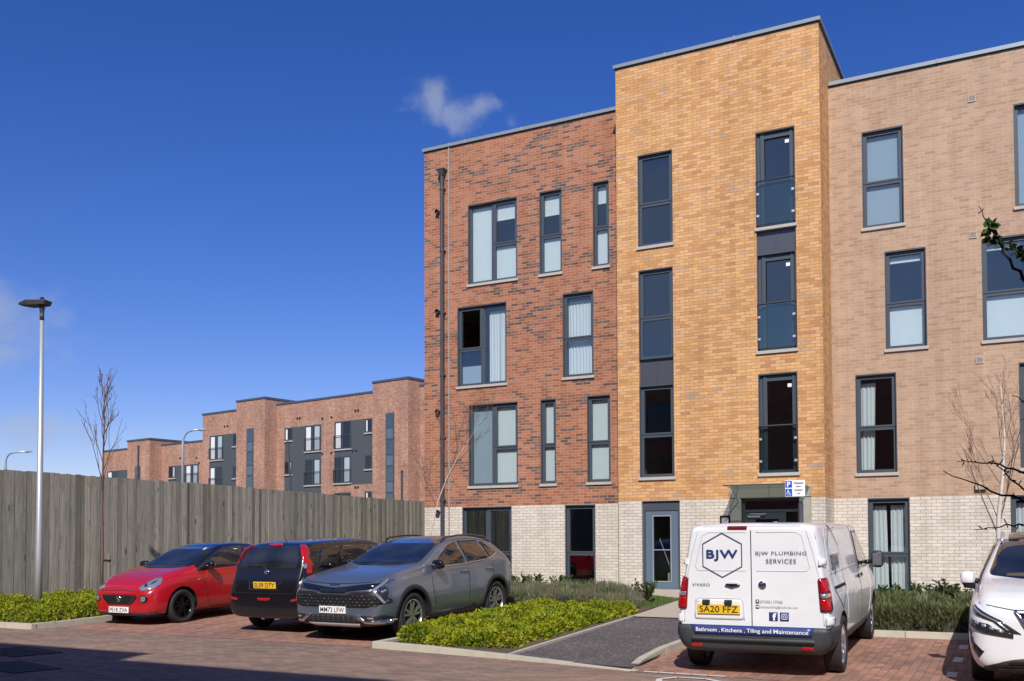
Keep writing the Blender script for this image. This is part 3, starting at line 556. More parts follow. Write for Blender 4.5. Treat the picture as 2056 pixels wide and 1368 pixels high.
def juliet(x0, x1, z0, z1):
    w = window(x0, x1, z0, z1, YT, cols=((0, 1, None),)); zt = z0 + 1.06
    FB().box(x0 + .10, x0 + .19, YT + .06, YT + .086, z0 + .02, z1 - .03).box(x1 - .13, x1 - .07, YT + .06, YT + .086, z0 + .02, z1 - .03).box(x0 + .19, x1 - .13, YT + .06, YT + .086, z1 - .17, z1 - .10).build('sash', M['frame'], w)
    FB().box(x1 - .24, x1 - .15, YT + .095, YT + .1, z1 - .33, z1 - .25).build('sticker', M['white'], w)
    bo = FB().box(x0 + .035, x1 - .035, YT - .035, YT - .023, z0 + .06, zt).build('balcony_glass', M['tint_glass'])
    b = FB(); b.tube([(x0 + .01, YT - .03, zt + .02), (x1 - .01, YT - .03, zt + .02)], .022, 8); b.build('rail', M['frame_dark'], bo)
    for xx in (x0 + .02, x1 - .02): FB().box(xx - .014, xx + .014, YT - .02, YT + .08, z0 + .05, zt).build('post', M['frame_dark'], bo)
    for xx in (x0 + .05, x1 - .05):
        for zz in (z0 + .27, zt - .28): FB().box(xx - .03, xx + .03, YT - .048, YT - .012, zz - .025, zz + .025).build('clamp', M['steel'], bo)
juliet(-5.44, -4.54, 8.80, 11.05); juliet(-5.44, -4.55, 5.93, 8.185); juliet(-5.44, -4.55, 3.11, 5.40)
# the stair-core door with its tall narrow pane
def ring(b, x0, x1, z0, z1, px0, px1, pz0, pz1, y0, y1): b.box(x0, px0, y0, y1, z0, z1).box(px1, x1, y0, y1, z0, z1).box(px0, px1, y0, y1, z0, pz0).box(px0, px1, y0, y1, pz1, z1)
b = FB(); ring(b, -8.30, -7.34, .36, 2.53, -8.23, -7.41, .38, 2.30, YT + .06, YT + .16); b.box(-8.23, -7.41, YT + .055, YT + .15, 2.30, 2.35)
fr_ = b.build('door_frame', M['frame']); FB().box(-8.23, -7.41, YT + .10, YT + .105, 2.35, 2.47).build('pane', M['glass'], fr_)
b = FB(); ring(b, -8.225, -7.415, .38, 2.298, -8.03, -7.60, .60, 2.16, YT + .075, YT + .13); d_ = b.build('door', M['door_blue']); d_['label'] = 'slate blue stair door with one tall narrow pane'
FB().box(-8.03, -7.60, YT + .10, YT + .106, .60, 2.16).build('pane', M['glass'], d_)
b = FB(); ring(b, -8.05, -7.58, .58, 2.18, -8.03, -7.60, .60, 2.16, YT + .068, YT + .08); b.box(-8.03, -7.60, YT + .085, YT + .095, 1.34, 1.36); b.build('bead', M['steel'], d_)
b = FB(); b.tube([(-8.02, YT + .5, 1.62), (-7.74, YT + .5, .88), (-7.62, YT + .5, .86)], .012, 6); b.build('handrail', M['steel'])
FB().box(-7.80, -7.62, YT + .45, YT + .6, .58, .78).build('step', M['sill'])
FB().box(-8.55, -7.2, YT - .22, YT + .1, .30, .372).build('threshold', M['slab'], bevel=.01)
# entrance: concrete surround, glass canopy, door with transom and sidelight
b = FB(); b.box(-6.10, -5.85, YT - .09, YT + .15, .3, 2.545).box(-4.53, -4.28, YT - .09, YT + .15, .3, 2.545).box(-6.10, -4.28, YT - .09, YT + .15, 2.55, 2.79); b.build('door_surround', M['concrete'], bevel=.008)
b = FB()
for z in (1.9, 2.545): b.box(-6.105, -5.845, YT - .094, YT - .05, z - .006, z + .004).box(-4.535, -4.275, YT - .094, YT - .05, z - .006, z + .004)
for x in (-5.2,): b.box(x - .004, x + .004, YT - .094, YT - .05, 2.55, 2.79)
b.build('surround_joint', M['frame_dark'])
b = FB(); ring(b, -5.85, -4.53, .36, 2.54, -5.79, -4.59, .38, 2.48, YT + .06, YT + .16); b.box(-5.79, -4.59, YT + .055, YT + .15, 2.22, 2.28).box(-4.92, -4.86, YT + .06, YT + .15, .38, 2.22); fr_ = b.build('door_frame', M['frame'])
FB().box(-5.79, -4.59, YT + .10, YT + .105, 2.28, 2.48).build('pane', M['glass'], fr_); FB().box(-4.86, -4.59, YT + .10, YT + .105, .38, 2.22).build('pane', M['glass'], fr_)
b = FB(); ring(b, -5.785, -4.925, .38, 2.215, -5.56, -5.02, .6, 2.06, YT + .07, YT + .13); d_ = b.build('door', M['frame']); d_['label'] = 'grey main entrance door with a glazed panel'
FB().box(-5.56, -5.02, YT + .1, YT + .105, .6, 2.06).build('pane', M['glass'], d_); FB().box(-5.15, -5.05, YT + .09, YT + .095, 1.92, 2.0).build('sticker', M['white'], d_)
FB().box(-5.72, -5.44, YT + .02, YT + .07, 2.10, 2.15).box(-5.66, -5.30, YT - .02, YT + .005, 2.17, 2.19).tube([(-5.6, YT + .04, 2.14), (-5.3, YT - .01, 2.18)], .01, 6).build('door_closer', M['steel'], d_)
b = FB(); b.hexa([(-6.02, YT - .93, 2.79), (-4.30, YT - .93, 2.79), (-4.30, YT - .092, 2.755), (-6.02, YT - .092, 2.755), (-6.02, YT - .93, 2.81), (-4.30, YT - .93, 2.81), (-4.30, YT - .092, 2.775), (-6.02, YT - .092, 2.775)])
cn = b.build('canopy', M['canopy_glass'])
b = FB()
for x in (-5.9, -4.45):
    b = FB(); b.tube([(x, YT - .1, 2.45), (x, YT - .35, 2.58), (x, YT - .80, 2.78)], .018, 6); b.box(x - .03, x + .03, YT - .11, YT - .09, 2.35, 2.75); b.hexa([(x - .008, YT - .78, 2.775), (x + .008, YT - .78, 2.775), (x + .008, YT - .1, 2.74), (x - .008, YT - .1, 2.74), (x - .008, YT - .78, 2.79), (x + .008, YT - .78, 2.79), (x + .008, YT - .1, 2.755), (x - .008, YT - .1, 2.755)])
    b.build('bracket', M['steel'], cn)
b = FB(); b.box(-6.03, -4.29, YT - .945, YT - .925, 2.785, 2.815); b.build('edge_trim', M['frame'], cn)
# small fixtures on the walls
b = FB(); ring(b, -6.36, -6.12, 1.86, 2.15, -6.32, -6.16, 1.90, 2.11, YT - .03, YT - .001); n_ = b.build('notice_frame', M['gloss_black']); FB().box(-6.32, -6.16, YT - .012, YT - .002, 1.90, 2.11).build('notice', M['white'], n_)
b = FB()
for k in range(9): b.box(-6.30, -6.18 - .02 * (k % 3), YT - .0145, YT - .0125, 2.085 - k * .02, 2.09 - k * .02)
b.build('notice_text', M['grey_ink'], n_)
def downpipe(x, z0, z1, hop=True, small=False):
    r = .055 if not small else .03; b = FB(); b.tube([(x, YR - .11, z0), (x, YR - .11, z1)], r, 14); p = b.build('downpipe', M['pipe'], smooth=False)
    z = z0 + .6
    while z < z1: b = FB(); b.lathe([(r + .002, -.05), (r + .014, -.045), (r + .014, .045), (r + .002, .05)], (x, YR - .11, z), 'z', 14); b.box(x - .07, x + .07, YR - .05, YR - .001, z - .02, z + .02); b.build('collar', M['pipe'], p); z += 1.78
    if hop: FB().hexa([(x - .06, YR - .17, z1), (x + .06, YR - .17, z1), (x + .06, YR - .04, z1), (x - .06, YR - .04, z1), (x - .11, YR - .21, z1 + .16), (x + .11, YR - .21, z1 + .16), (x + .11, YR - .01, z1 + .16), (x - .11, YR - .01, z1 + .16)]).box(x - .12, x + .12, YR - .22, YR - .005, z1 + .16, z1 + .19).build('hopper', M['pipe'], p)
downpipe(RX(-14.77), .35, 12.0); downpipe(-9.02, .35, 12.05, True, True)
FB().box(RX(-14.6) - .018, RX(-14.6) + .018, YR - .02, YR - .002, .4, TOPR + .13).build('lightning_strip', M['rod'])
for z in (11.0, 8.13, 5.26, 2.40):
    b = FB(); b.lathe([(.0, .0), (.05, -.005), (.062, -.05), (.07, -.11), (.058, -.115), (.05, -.06), (.0, -.04)], (RX(-14.96), YR, z), 'y', 16); b.build('flue_vent', M['plastic'])
for x, z, m_ in ((BX(-.9), 11.35, 'buff'), (BX(-.93), 8.30, 'buff'), (BX(-.85), 5.51, 'buff')):
    b = FB(); ring(b, x - .075, x + .075, z - .075, z + .075, x - .06, x + .06, z - .06, z + .06, YR - .02, YR)
    for k in range(5): b.box(x - .06, x + .06, YR - .014, YR, z - .055 + k * .024, z - .043 + k * .024)
    b.build('air_vent', M['sill'])
FB().box(BX(-.98), BX(-.76), YR - .09, YR, 2.66, 2.81).build('wall_lamp', M['slab'], bevel=.01)

# ================================================================= flats behind the camera: their shade lies on the road
back = empty('apartment_building', (-20, -1, 0)); tag(back, 'unlit row of brick flats behind the viewer whose shadow crosses the road', 'building')
b = MB(); b.box(-60, 13.4, -16, 0, -.2, 10.25); b.box(13.4, 34, -16, 0, -.2, 9.55); b.build('wall', M['rear_brick'], back)
b = MB(); 
for (x0, x1, zt) in ((-60, 13.4, 10.25), (13.4, 34, 9.55)): b.box(x0 - .05, x1 + .05, -16, .05, zt, zt + .09)
b.build('coping', M['coping'], back)
for i in range(20):
    for z in (.9, 3.7, 6.5):
        x = -50 + i * 4.1; w_ = MB().box(x, x + 1.3, -.02, .03, z, z + 1.9).build('window', M['frame'], back); MB().box(x + .07, x + 1.23, .03, .035, z + .07, z + 1.83).build('pane', M['gloss_black'], w_)

# ================================================================= long flats beyond the fence
U = Vector((.98523968, -.17118051, 0)); NB = Vector((.17118051, .98523968, 0)); P0 = Vector((-48.06094973, 63.78742054, 0))
far = empty('apartment_building', (P0.x, P0.y, 0), math.atan2(U.y, U.x)); tag(far, 'long low row of pinkish brick flats with dark grey panels rising behind the timber fence', 'building')
CU, CN = 58.27, -54.6
def tw(u, z, d=1.3): k = (-CN - d) / -CN; return CU - (CU - u) * k, EYE + (z - EYE) * k
def fbox(name, mat, x0, x1, y0, y1, z0, z1, parent=far): return MB().box(x0, x1, y0, y1, z0, z1).build(name, M[mat], parent)
fbox('wall', 'far_brick', -19.4, 12, 0, 12, 0, 13.27); fbox('wall', 'far_brick', -36.2, -19.4, 0, 12, 0, 10.86)
fbox('coping', 'coping_dark', -19.5, 12, -.06, .4, 13.27, 13.42); fbox('coping', 'coping_dark', -36.3, -19.4, -.06, .4, 10.86, 11.0)
for (u0, u1, z, s0, s1, zt) in ((-14.43, -10.51, 14.03, -12.94, -12.0, 11.55), (2.72, 6.53, 14.0, 4.17, 5.07, 11.53), (-31.84, -27.95, 11.6, -30.4, -29.52, 9.08)):
    a, zz = tw(u0, z); c, _ = tw(u1, z); fbox('stair_tower', 'far_brick', a, c, -1.3, 6, 0, zz); fbox('coping', 'coping_dark', a - .06, c + .06, -1.36, 6, zz, zz + .16)
    sa, zt_ = tw(s0, zt); sb, _ = tw(s1, zt); sf = MB().box(sa, sb, -1.34, -1.25, zt_ - 8, zt_).build('strip_window', M['frame'], far)
    z_ = zt_ - .08
    for k in range(6):
        h_ = 1.0; MB().box(sa + .1, sb - .1, -1.352, -1.342, z_ - h_, z_).build('pane', M['glass'] if k % 2 == 0 else M['glass'], sf)
        MB().box(sa + .1, sb - .1, -1.352, -1.342, z_ - h_ - .85, z_ - h_ - .12).build('panel', M['door_blue'], sf); z_ -= 2.0 if k else 2.05
def fwin(x0, x1, z0, z1, cur=0, rail=True, sill=True):
    w_ = MB(); t = .07; w_.box(x0, x1, -.05, -.02, z0, z0 + t).box(x0, x1, -.05, -.02, z1 - t, z1).box(x0, x0 + t, -.05, -.02, z0 + t, z1 - t).box(x1 - t, x1, -.05, -.02, z0 + t, z1 - t)
    if x1 - x0 > 1.5: w_.box((x0 + x1) / 2 - .06, (x0 + x1) / 2 + .06, -.05, -.02, z0 + t, z1 - t)
    o = w_.build('window', M['frame'], far)
    MB().box(x0 + .02, x1 - .02, -.032, -.018, z0 + .02, z1 - .02).build('glazing', M['gloss_black'], o)
    if cur & 1: MB().box(x0 + .15, x0 + (x1 - x0) * .38, -.036, -.033, z0 + .1, z1 - .12).build('curtain', M['curtain'], o)
    if cur & 2: MB().box(x0 + (x1 - x0) * .62, x1 - .15, -.036, -.033, z0 + .1, z1 - .12).build('curtain', M['netblind'], o)
    if rail:
        r_ = MB(); r_.box(x0 - .02, x1 + .02, -.16, -.13, z0 + 1.05, z0 + 1.1)
        for k in range(2): r_.box(x0 + k * (x1 - x0) - .02, x0 + k * (x1 - x0) + .02, -.16, -.05, z0 + .1, z0 + 1.1)
        n_ = int((x1 - x0) / .14)
        for k in range(n_): r_.box(x0 + (k + .5) * (x1 - x0) / n_ - .008, x0 + (k + .5) * (x1 - x0) / n_ + .008, -.15, -.14, z0 + .1, z0 + 1.05)
        r_.build('rail', M['frame'], o)
    if sill: MB().box(x0 - .05, x1 + .05, -.12, -.01, z0 - .12, z0 - .02).build('sill', M['sill'], o)
for (x0, x1, z0, z1) in ((-1.63, 2.69, 6.14, 11.28), (-7.83, -3.25, 3.3, 11.24), (-18.34, -14.0, 3.3, 11.28), (-24.7, -19.96, 3.3, 8.83), (-35.46, -31.0, 3.3, 8.84)): fbox('grey_panel', 'panel_grey', x0, x1, -.018, .02, z0, z1)
for q in ((-1.61, .30, 9.05, 11.28, 1), (-1.65, .29, 6.3, 8.44, 2), (-5.22, -3.27, 9.08, 11.22, 3), (-5.22, -3.27, 6.28, 8.44, 2), (-18.25, -16.32, 9.05, 11.26, 3), (-18.25, -16.39, 6.3, 8.42, 1), (-21.97, -19.98, 6.9, 8.8, 3), (-35.4, -33.39, 6.5, 8.8, 1)): fwin(*q)
for q in ((1.88, 2.67, 10.17, 11.26), (1.89, 2.67, 7.29, 8.4), (-7.81, -6.8, 10.14, 11.22), (-7.81, -6.83, 7.29, 8.4), (-14.87, -14.05, 10.13, 11.24), (-14.87, -14.05, 7.27, 8.37), (-24.68, -23.58, 7.68, 8.8), (-1.62, .28, 3.6, 5.52), (1.89, 2.69, 4.5, 5.53)): fwin(*q, cur=random.choice((0, 1, 2)), rail=False)
b = MB()
for x, z in ((-6.2, 11.95), (-5.9, 11.95), (-3.1, 11.7), (-2.0, 11.7), (.8, 12.0), (1.1, 12.0), (-16.1, 12.0), (-15.7, 12.0), (.5, 8.8), (.9, 8.8), (-22.9, 9.5), (-22.6, 9.5), (-20.3, 9.4), (-19.9, 8.9), (-3.1, 8.8), (-2.0, 8.8), (.8, 5.9), (1.1, 5.9)): MB().lathe([(.0, -.03), (.1, -.03), (.11, 0)], (x, -.02, z), 'y', 8).build('air_vent', M['paint_black'], far)
MB().box(-2.78, -2.72, -.03, 0, 0, 13.45).build('lightning_strip', M['rod'], far)

# ================================================================= timber fence
def fence(x, y0, y1, z0a, z1a, label):
    t = empty('timber_fence', (x, y0, g(y0))); tag(t, label, 'fence', 'weathered timber fence runs'); b = MB(); offs = []; y = 0; i = 0; L = y1 - y0
    rr = random.Random(int(x * 10))
    while y < L:
        w = rr.choice((.12, .145, .145, .15, .15)); t0 = y / L; zt = z0a + (z1a - z0a) * t0 - g(y0) + rr.uniform(-.012, .012); fr = .006 * (i % 2) + rr.uniform(0, .006); zb = g(y0 + y) - g(y0) + .03
        n0 = len(b.v); b.box(-.012 + fr, .012 + fr, y + .004, min(y + w - .004, L), zb, zt); lean = rr.uniform(-.004, .004); k_ = len(b.v) - n0
        for q in range(k_): offs.append(i * 10.)
        y += w; i += 1
    # one uv column of ten metres per board picks its own tone
    b.v = b.v; me = MB.mesh(b, 'boards'); uv = me.uv_layers[0]; n = len(me.loops); a = np.empty(n * 2); uv.data.foreach_get('uv', a); a = a.reshape(-1, 2); lv = np.empty(n, dtype=np.int32); me.loops.foreach_get('vertex_index', lv)
    a[:, 0] = (a[:, 0] % 7.) + np.array(offs)[lv]; uv.data.foreach_set('uv', a.ravel()); link('boards', me, M['timber'], t)
    r = MB()
    for k in range(4): r.hexa([(-.06, .0, .3 + k * .8), (-.015, .0, .3 + k * .8), (-.015, L, .3 + k * .8 + g(y1) - g(y0)), (-.06, L, .3 + k * .8 + g(y1) - g(y0)), (-.06, .0, .38 + k * .8), (-.015, .0, .38 + k * .8), (-.015, L, .38 + k * .8 + g(y1) - g(y0)), (-.06, L, .38 + k * .8 + g(y1) - g(y0))])
    r.build('rail', M['timber'], t)
    for k in range(int(L / 2.4) + 1): MB().box(-.17, -.065, k * 2.4, k * 2.4 + .1, g(y0 + k * 2.4) - g(y0) - .3, z0a - g(y0) - .15).build('post', M['timber'], t)
    return t
fence(-20., -6., 19.45, 3.25, 3.17, 'tall weathered board fence run behind the lamp post and the sapling')
fence(-20.03, 19.45, 46, 3.18, 2.86, 'tall weathered board fence run behind the parked cars, reaching to the red brick wall')

# ================================================================= lamps and posts
lp = empty('street_lamp', (-17.40, 13.02, g(13.02) + .055)); lp.scale = (.94, .94, 1.022); tag(lp, 'tall steel lamp post with a flat dark head in front of the timber fence', 'street lamp', 'street lamps')
MB().tube([(0, 0, 0), (0, 0, 1.2), (0, 0, 5.820)], [.078, .072, .042], 20).build('pole', M['steel'], lp, smooth=True)
MB().tube([(0, 0, 5.820), (0, 0, 5.970)], .046, 16).build('pole_sleeve', M['pipe'], lp, smooth=True)
b = MB(); b.tube([(0, 0, 5.970), (0, 0, 6.090), (0, 0, 6.140)], [.045, .06, .085], 14); b.build('bracket', M['lamp_head'], lp)
b = MB(); e_ = Vector((-.93, -.30, 0)).normalized(); s_ = Vector((-e_.y, e_.x, 0))
def lh(a, s, z): return tuple(e_ * a + s_ * s + Vector((0, 0, z)))
b.hexa([lh(-.12, -.12, 6.110), lh(.28, -.15, 6.100), lh(.28, .15, 6.100), lh(-.12, .12, 6.110), lh(-.16, -.13, 6.200), lh(.28, -.17, 6.210), lh(.28, .17, 6.210), lh(-.16, .13, 6.200)])
b.hexa([lh(.28, -.15, 6.100), lh(.50, -.08, 6.130), lh(.50, .08, 6.130), lh(.28, .15, 6.100), lh(.28, -.17, 6.210), lh(.50, -.1, 6.165), lh(.50, .1, 6.165), lh(.28, .17, 6.210)])
b.build('lamp_head', M['lamp_head'], lp, bevel=.012)
MB().tube([(0, 0, 6.210), (0, 0, 6.260), (0, 0, 6.280)], [.045, .045, .02], 12).build('photocell', M['plastic'], lp)
def far_lamp(x, y, ztop, arm, label):
    t = empty('street_lamp', (x, y, .4)); tag(t, label, 'street lamp', 'street lamps'); a = Vector(arm); h = ztop - .4; r = .8
    pts = [(0, 0, 0), (0, 0, h - r)] + [tuple(a.normalized() * r * (1 - cos(q)) + Vector((0, 0, h - r + r * sin(q)))) for q in (.4, .8, 1.2, 1.57)] + [tuple(a + Vector((0, 0, h + .05)))]
    MB().tube(pts, [.10, .09] + [.06] * 5, 10).build('pole', M['steel'], t, smooth=True)
    b = MB(); p = a + Vector((0, 0, h + .03)); q = p + a.normalized() * .75; b.tube([p, p + a.normalized() * .2, q], [.06, .11, .05], 8); b.build('lamp_head', M['steel'], t)
far_lamp(-51.9, 50, 9.3, (1.3, .1, 0), 'curved steel street lamp standing beyond the fence by the far flats')
far_lamp(-70.9, 50, 8.6, (2.2, .1, 0), 'small curved street lamp beyond the fence at the far left')
for (x, y, z, lean, lb) in ((-49.5, 44, 7.6, 0, 'thin dark post beyond the fence behind the bare sapling'), (-38.2, 45, 7.4, -.5, 'leaning thin post beyond the fence before the grey panel'), (-30.3, 45, 5.4, 0, 'short thin post beyond the fence beside the red wall')):
    t = empty('post', (x, y, .4)); tag(t, lb, 'post', 'posts beyond the fence'); MB().tube([(-lean, 0, 0), (lean * .2, 0, z - .4)], .06, 8).build('shaft', M['pipe'], t); MB().tube([(lean * .2, 0, z - .4), (lean * .2, 0, z - .33)], [.08, .03], 8).build('cap', M['plastic'], t)
# disabled bay sign
sg = empty('parking_sign', (-3.17, 15.95, g(15.95) + .06)); tag(sg, 'small blue and white disabled parking sign on a grey post behind the van', 'sign')
MB().tube([(0, 0, 0), (0, 0, 1.98)], .038, 14).build('post', M['pipe'], sg, smooth=True)
MB().tube([(0, 0, 1.98), (0, 0, 2.0)], [.04, .02], 14).build('cap', M['plastic'], sg)
pz = 2.21; px = -.075; pl = MB().box(px - .155, px + .155, -.062, -.05, pz - .13, pz + .13).build('sign_plate', M['white'], sg, bevel=.004)
MB().box(-.03, .03, -.05, .0, pz - .08, pz - .05).build('clip', M['steel'], sg)
sg_place = lambda x, z: (px + x, -.0655, pz + z)
MB().box(px - .148, px - .045, -.0645, -.0620, pz + .015, pz + .12).box(px - .148, px - .045, -.0645, -.0620, pz - .12, pz - .005).build('blue_panel', M['sign_blue'], pl)
lettering('lettering', 'P', pl, M['white'], sg_place, height=.08, bold=.03, cx=-.097, cz=.067)
b = MB(); P_ = lambda x, z: (px - .1 + x, -.0665, pz - .063 + z)
b.lathe([(.0, 0), (.009, 0)], P_(-.008, .036), 'y', 10)
def stroke(b, pts, w, y):
    for a, c in zip(pts, pts[1:]):
        a, c = Vector((a[0], 0, a[1])), Vector((c[0], 0, c[1])); d = (c - a).normalized(); n_ = Vector((-d.z, 0, d.x)) * w
        b.quad(*[tuple(q + Vector((0, y, 0))) for q in (a - n_ - d * w * .5, c - n_ + d * w * .5, c + n_ + d * w * .5, a + n_ - d * w * .5)])
stroke(b, [(px - .108, pz - .04), (px - .106, pz - .07), (px - .085, pz - .07), (px - .072, pz - .098)], .006, -.0667)
stroke(b, [(px - .107, pz - .052), (px - .086, pz - .052)], .004, -.0669)
stroke(b, [(px - .102 + .027 * cos(t), pz - .078 + .027 * sin(t)) for t in [2.0 + i * .42 for i in range(10)]], .004, -.0671); b.build('wheelchair_symbol', M['white'], pl)
for k, s in enumerate(('Disabled', 'badge', 'holders', 'only')): lettering('lettering', s, pl, M['ink'], sg_place, height=.030 if 'b' in s or 'l' in s else .028, bold=.02, cx=.055, cz=.085 - k * .055)
# ================================================================= vehicles
# local axes of a vehicle: x forward, y to its left, z up, origin on the ground midway between the axles
VIEW = {  # name: (point on the start plane from 2D, ray direction)
    'left': (lambda a, c: Vector((a, 4, c)), Vector((0, -1, 0))), 'right': (lambda a, c: Vector((a, -4, c)), Vector((0, 1, 0))),
    'front': (lambda a, c: Vector((6, a, c)), Vector((-1, 0, 0))), 'rear': (lambda a, c: Vector((-6, -a, c)), Vector((1, 0, 0))), 'top': (lambda a, c: Vector((a, c, 4)), Vector((0, 0, -1)))}
def rnd(pts, r, n=4):     # round the corners of a polygon
    out = []; N = len(pts)
    for i in range(N):
        p, a, c = Vector(pts[i]), Vector(pts[i - 1]), Vector(pts[(i + 1) % N]); ra = min(r, (a - p).length * .45); rc = min(r, (c - p).length * .45)
        A = p + (a - p).normalized() * ra; C_ = p + (c - p).normalized() * rc
        for k in range(n + 1):
            t = k / n; q = A * (1 - t) ** 2 + p * 2 * t * (1 - t) + C_ * t * t; out.append((q.x, q.y))
    return out
def circ(cx, cy, r, ry=None, n=20, a0=0, a1=2 * pi): ry = ry or r; return [(cx + r * cos(a0 + (a1 - a0) * i / n), cy + ry * sin(a0 + (a1 - a0) * i / n)) for i in range(n)]
def strip(pts, w):        # a polyline as a thin polygon
    L, R_ = [], []
    P = [Vector(p) for p in pts]
    for i, p in enumerate(P):
        d = (P[min(i + 1, len(P) - 1)] - P[max(i - 1, 0)]).normalized(); n_ = Vector((-d.y, d.x)) * w / 2; L.append(tuple(p + n_)); R_.append(tuple(p - n_))
    return L + R_[::-1]
class Car:
    def __init__(s, name, label, cat, loc, rz, sections, paintm, R=.33, wb=2.5, arch=.06, track=.76, ww=.21, under=None, extra_mats=(), matfn=None, group='parked cars', pitch=0., az=None, sub=2, sq=0):
        s.root = empty(name, loc, rz, pitch); tag(s.root, label, cat, group); s.R, s.wb, s.track, s.ww = R, wb, track, ww; s.ends = (max(q[0] for q in sections), min(q[0] for q in sections)); s.hw = max(q[1] for q in sections)
        mb = bmesh.new(); rows = []
        for (x, w, zb, zs, zt, wr) in sections:
            H = zt - zs; w5 = w * .965; w6 = w5 * .965 if H > .3 else w5 * .93
            w6 = max(w6, wr); zr = zs + (.93 if sq else .86) * H
            half = [(w * .62, zb), (w * .93, zb + .012), (w, zb + .32 * (zs - zb)), (w * .998, zb + .72 * (zs - zb)), (w5, zs - .015), (w6, zs + .07 * H), ((w6 + wr) / 2 + .012, zs + .48 * H), (wr, zr), (wr * (.955 if sq else .86), zs + (.99 if sq else .965) * H)]
            pts = [(0, zb)] + half + [(0, zt)] + [(-y, z) for y, z in reversed(half)]
            rows.append([mb.verts.new((x, y, z)) for y, z in pts])
        n = len(rows[0]); hn = n // 2
        for i in range(len(rows) - 1):
            for k in range(n):
                f = mb.faces.new((rows[i][k], rows[i][(k + 1) % n], rows[i + 1][(k + 1) % n], rows[i + 1][k])); kk = k if k < hn else n - 1 - k
                f.material_index = matfn(kk, (sections[i][0] + sections[i + 1][0]) / 2) if matfn else 0
        for r_ in (rows[0], rows[-1]):
            for k in range(hn):
                a, c = r_[k], r_[k + 1]; d, e = r_[(n - k - 1) % n], r_[(n - k) % n]
                vs = [a, c, d, e] if k not in (0, hn - 1) else ([a, c, d] if k == 0 else [a, c, e])
                f = mb.faces.new(vs); f.material_index = matfn(k, r_[0].co.x) if matfn else 0
        bmesh.ops.recalc_face_normals(mb, faces=mb.faces)
        me = bpy.data.meshes.new('body'); mb.to_mesh(me); mb.free()
        for m_ in (paintm,) + tuple(extra_mats) + (M['plastic'],): me.materials.append(m_)
        o = bpy.data.objects.new('body', me); COL.objects.link(o); sm = o.modifiers.new('s', 'SUBSURF'); sm.levels = sm.render_levels = sub
        cut = MB(); aR = R + arch
        for ax in (wb / 2, -wb / 2):
            for sd in (1, -1):
                wmax = 1.15; cut.cur = 0; cut.tube([(ax, sd * (track - .17), R + .005), (ax, sd * wmax, R + .005)], aR, 40)
        cme = cut.mesh('cut'); cme.materials.append(M['plastic']); cm = bmesh.new(); cm.from_mesh(cme); bmesh.ops.recalc_face_normals(cm, faces=cm.faces); cm.to_mesh(cme); cm.free()
        co = bpy.data.objects.new('cut', cme); COL.objects.link(co)
        bo = o.modifiers.new('b', 'BOOLEAN'); bo.operation = 'DIFFERENCE'; bo.object = co; bo.solver = 'EXACT'
        try: bo.material_mode = 'TRANSFER'
        except Exception: pass
        bpy.context.view_layer.update(); dg = bpy.context.evaluated_depsgraph_get()
        me2 = bpy.data.meshes.new_from_object(o.evaluated_get(dg)); bo.show_viewport = bo.show_render = False; bpy.context.view_layer.update()
        me3 = bpy.data.meshes.new_from_object(o.evaluated_get(bpy.context.evaluated_depsgraph_get()))
        s.bvh = BVHTree.FromPolygons([v.co.copy() for v in me3.vertices], [tuple(p.vertices) for p in me3.polygons])
        bpy.data.objects.remove(o); bpy.data.objects.remove(co); bpy.data.meshes.remove(me3)
        me2.name = 'body'; s.body = link('body', me2, [], s.root); me2.polygons.foreach_set('use_smooth', [True] * len(me2.polygons))
        s.body.modifiers.new('sm', 'EDGE_SPLIT').split_angle = radians(42)
    def hit(s, a, c, view, off):
        st, d = VIEW[view]; p = st(a, c)
        if s.yaw:
            th, x0, h0 = s.yaw; k = 1 if a > 0 else -1; a_, h0 = abs(a), abs(h0); cs, sn = cos(th), sin(th)
            if view == 'front': d = Vector((-cs, -k * sn, 0)); p = Vector((x0 - sn * (a_ - h0), k * (h0 + cs * (a_ - h0)), c)) - d * 4
            else: d = Vector((cs, k * sn, 0)); p = Vector((x0 + sn * (a_ - h0), -k * (h0 + cs * (a_ - h0)), c)) - d * 4
        h = s.bvh.ray_cast(p, d)
        if h[0] is None:
            q = Vector((p.x if view not in ('front', 'rear') else (1.9 if view == 'front' else -1.9), p.y if view not in ('left', 'right') else (.85 if view == 'left' else -.85), p.z)); h = s.bvh.find_nearest(q)
        if s.cap and view in ('front', 'rear'):
            e = s.ends[0] - s.cap if view == 'front' else s.ends[1] + s.cap
            if (view == 'front' and h[0].x < e) or (view == 'rear' and h[0].x > e): h = s.bvh.find_nearest(Vector((e, max(-s.hw, min(s.hw, p.y)), p.z)))
        n_ = h[1]; n_ = n_ if n_.dot(d) < 0 else -n_
        return h[0] + n_ * off, n_
    cap = None; yaw = None
    def patch(s, name, mat, poly, view, off=.006, step=.05, parent='root', skirt=.02, label=None, smooth=True, cap=None, yaw=None):
        s.yaw = yaw
        s.cap = cap if cap is not None else (.5 if 'lamp' in name or 'light' in name else None)
        parent = s.root if parent == 'root' else parent
        vs = []; N = len(poly)
        for i in range(N):
            a, c = Vector(poly[i]), Vector(poly[(i + 1) % N]); k = max(1, int((c - a).length / step)); vs += [a + (c - a) * (j / k) for j in range(k)]
        nb = len(vs); ed = [(i, (i + 1) % nb) for i in range(nb)]; xs = [p.x for p in vs]; ys = [p.y for p in vs]
        x = min(xs) + step / 2
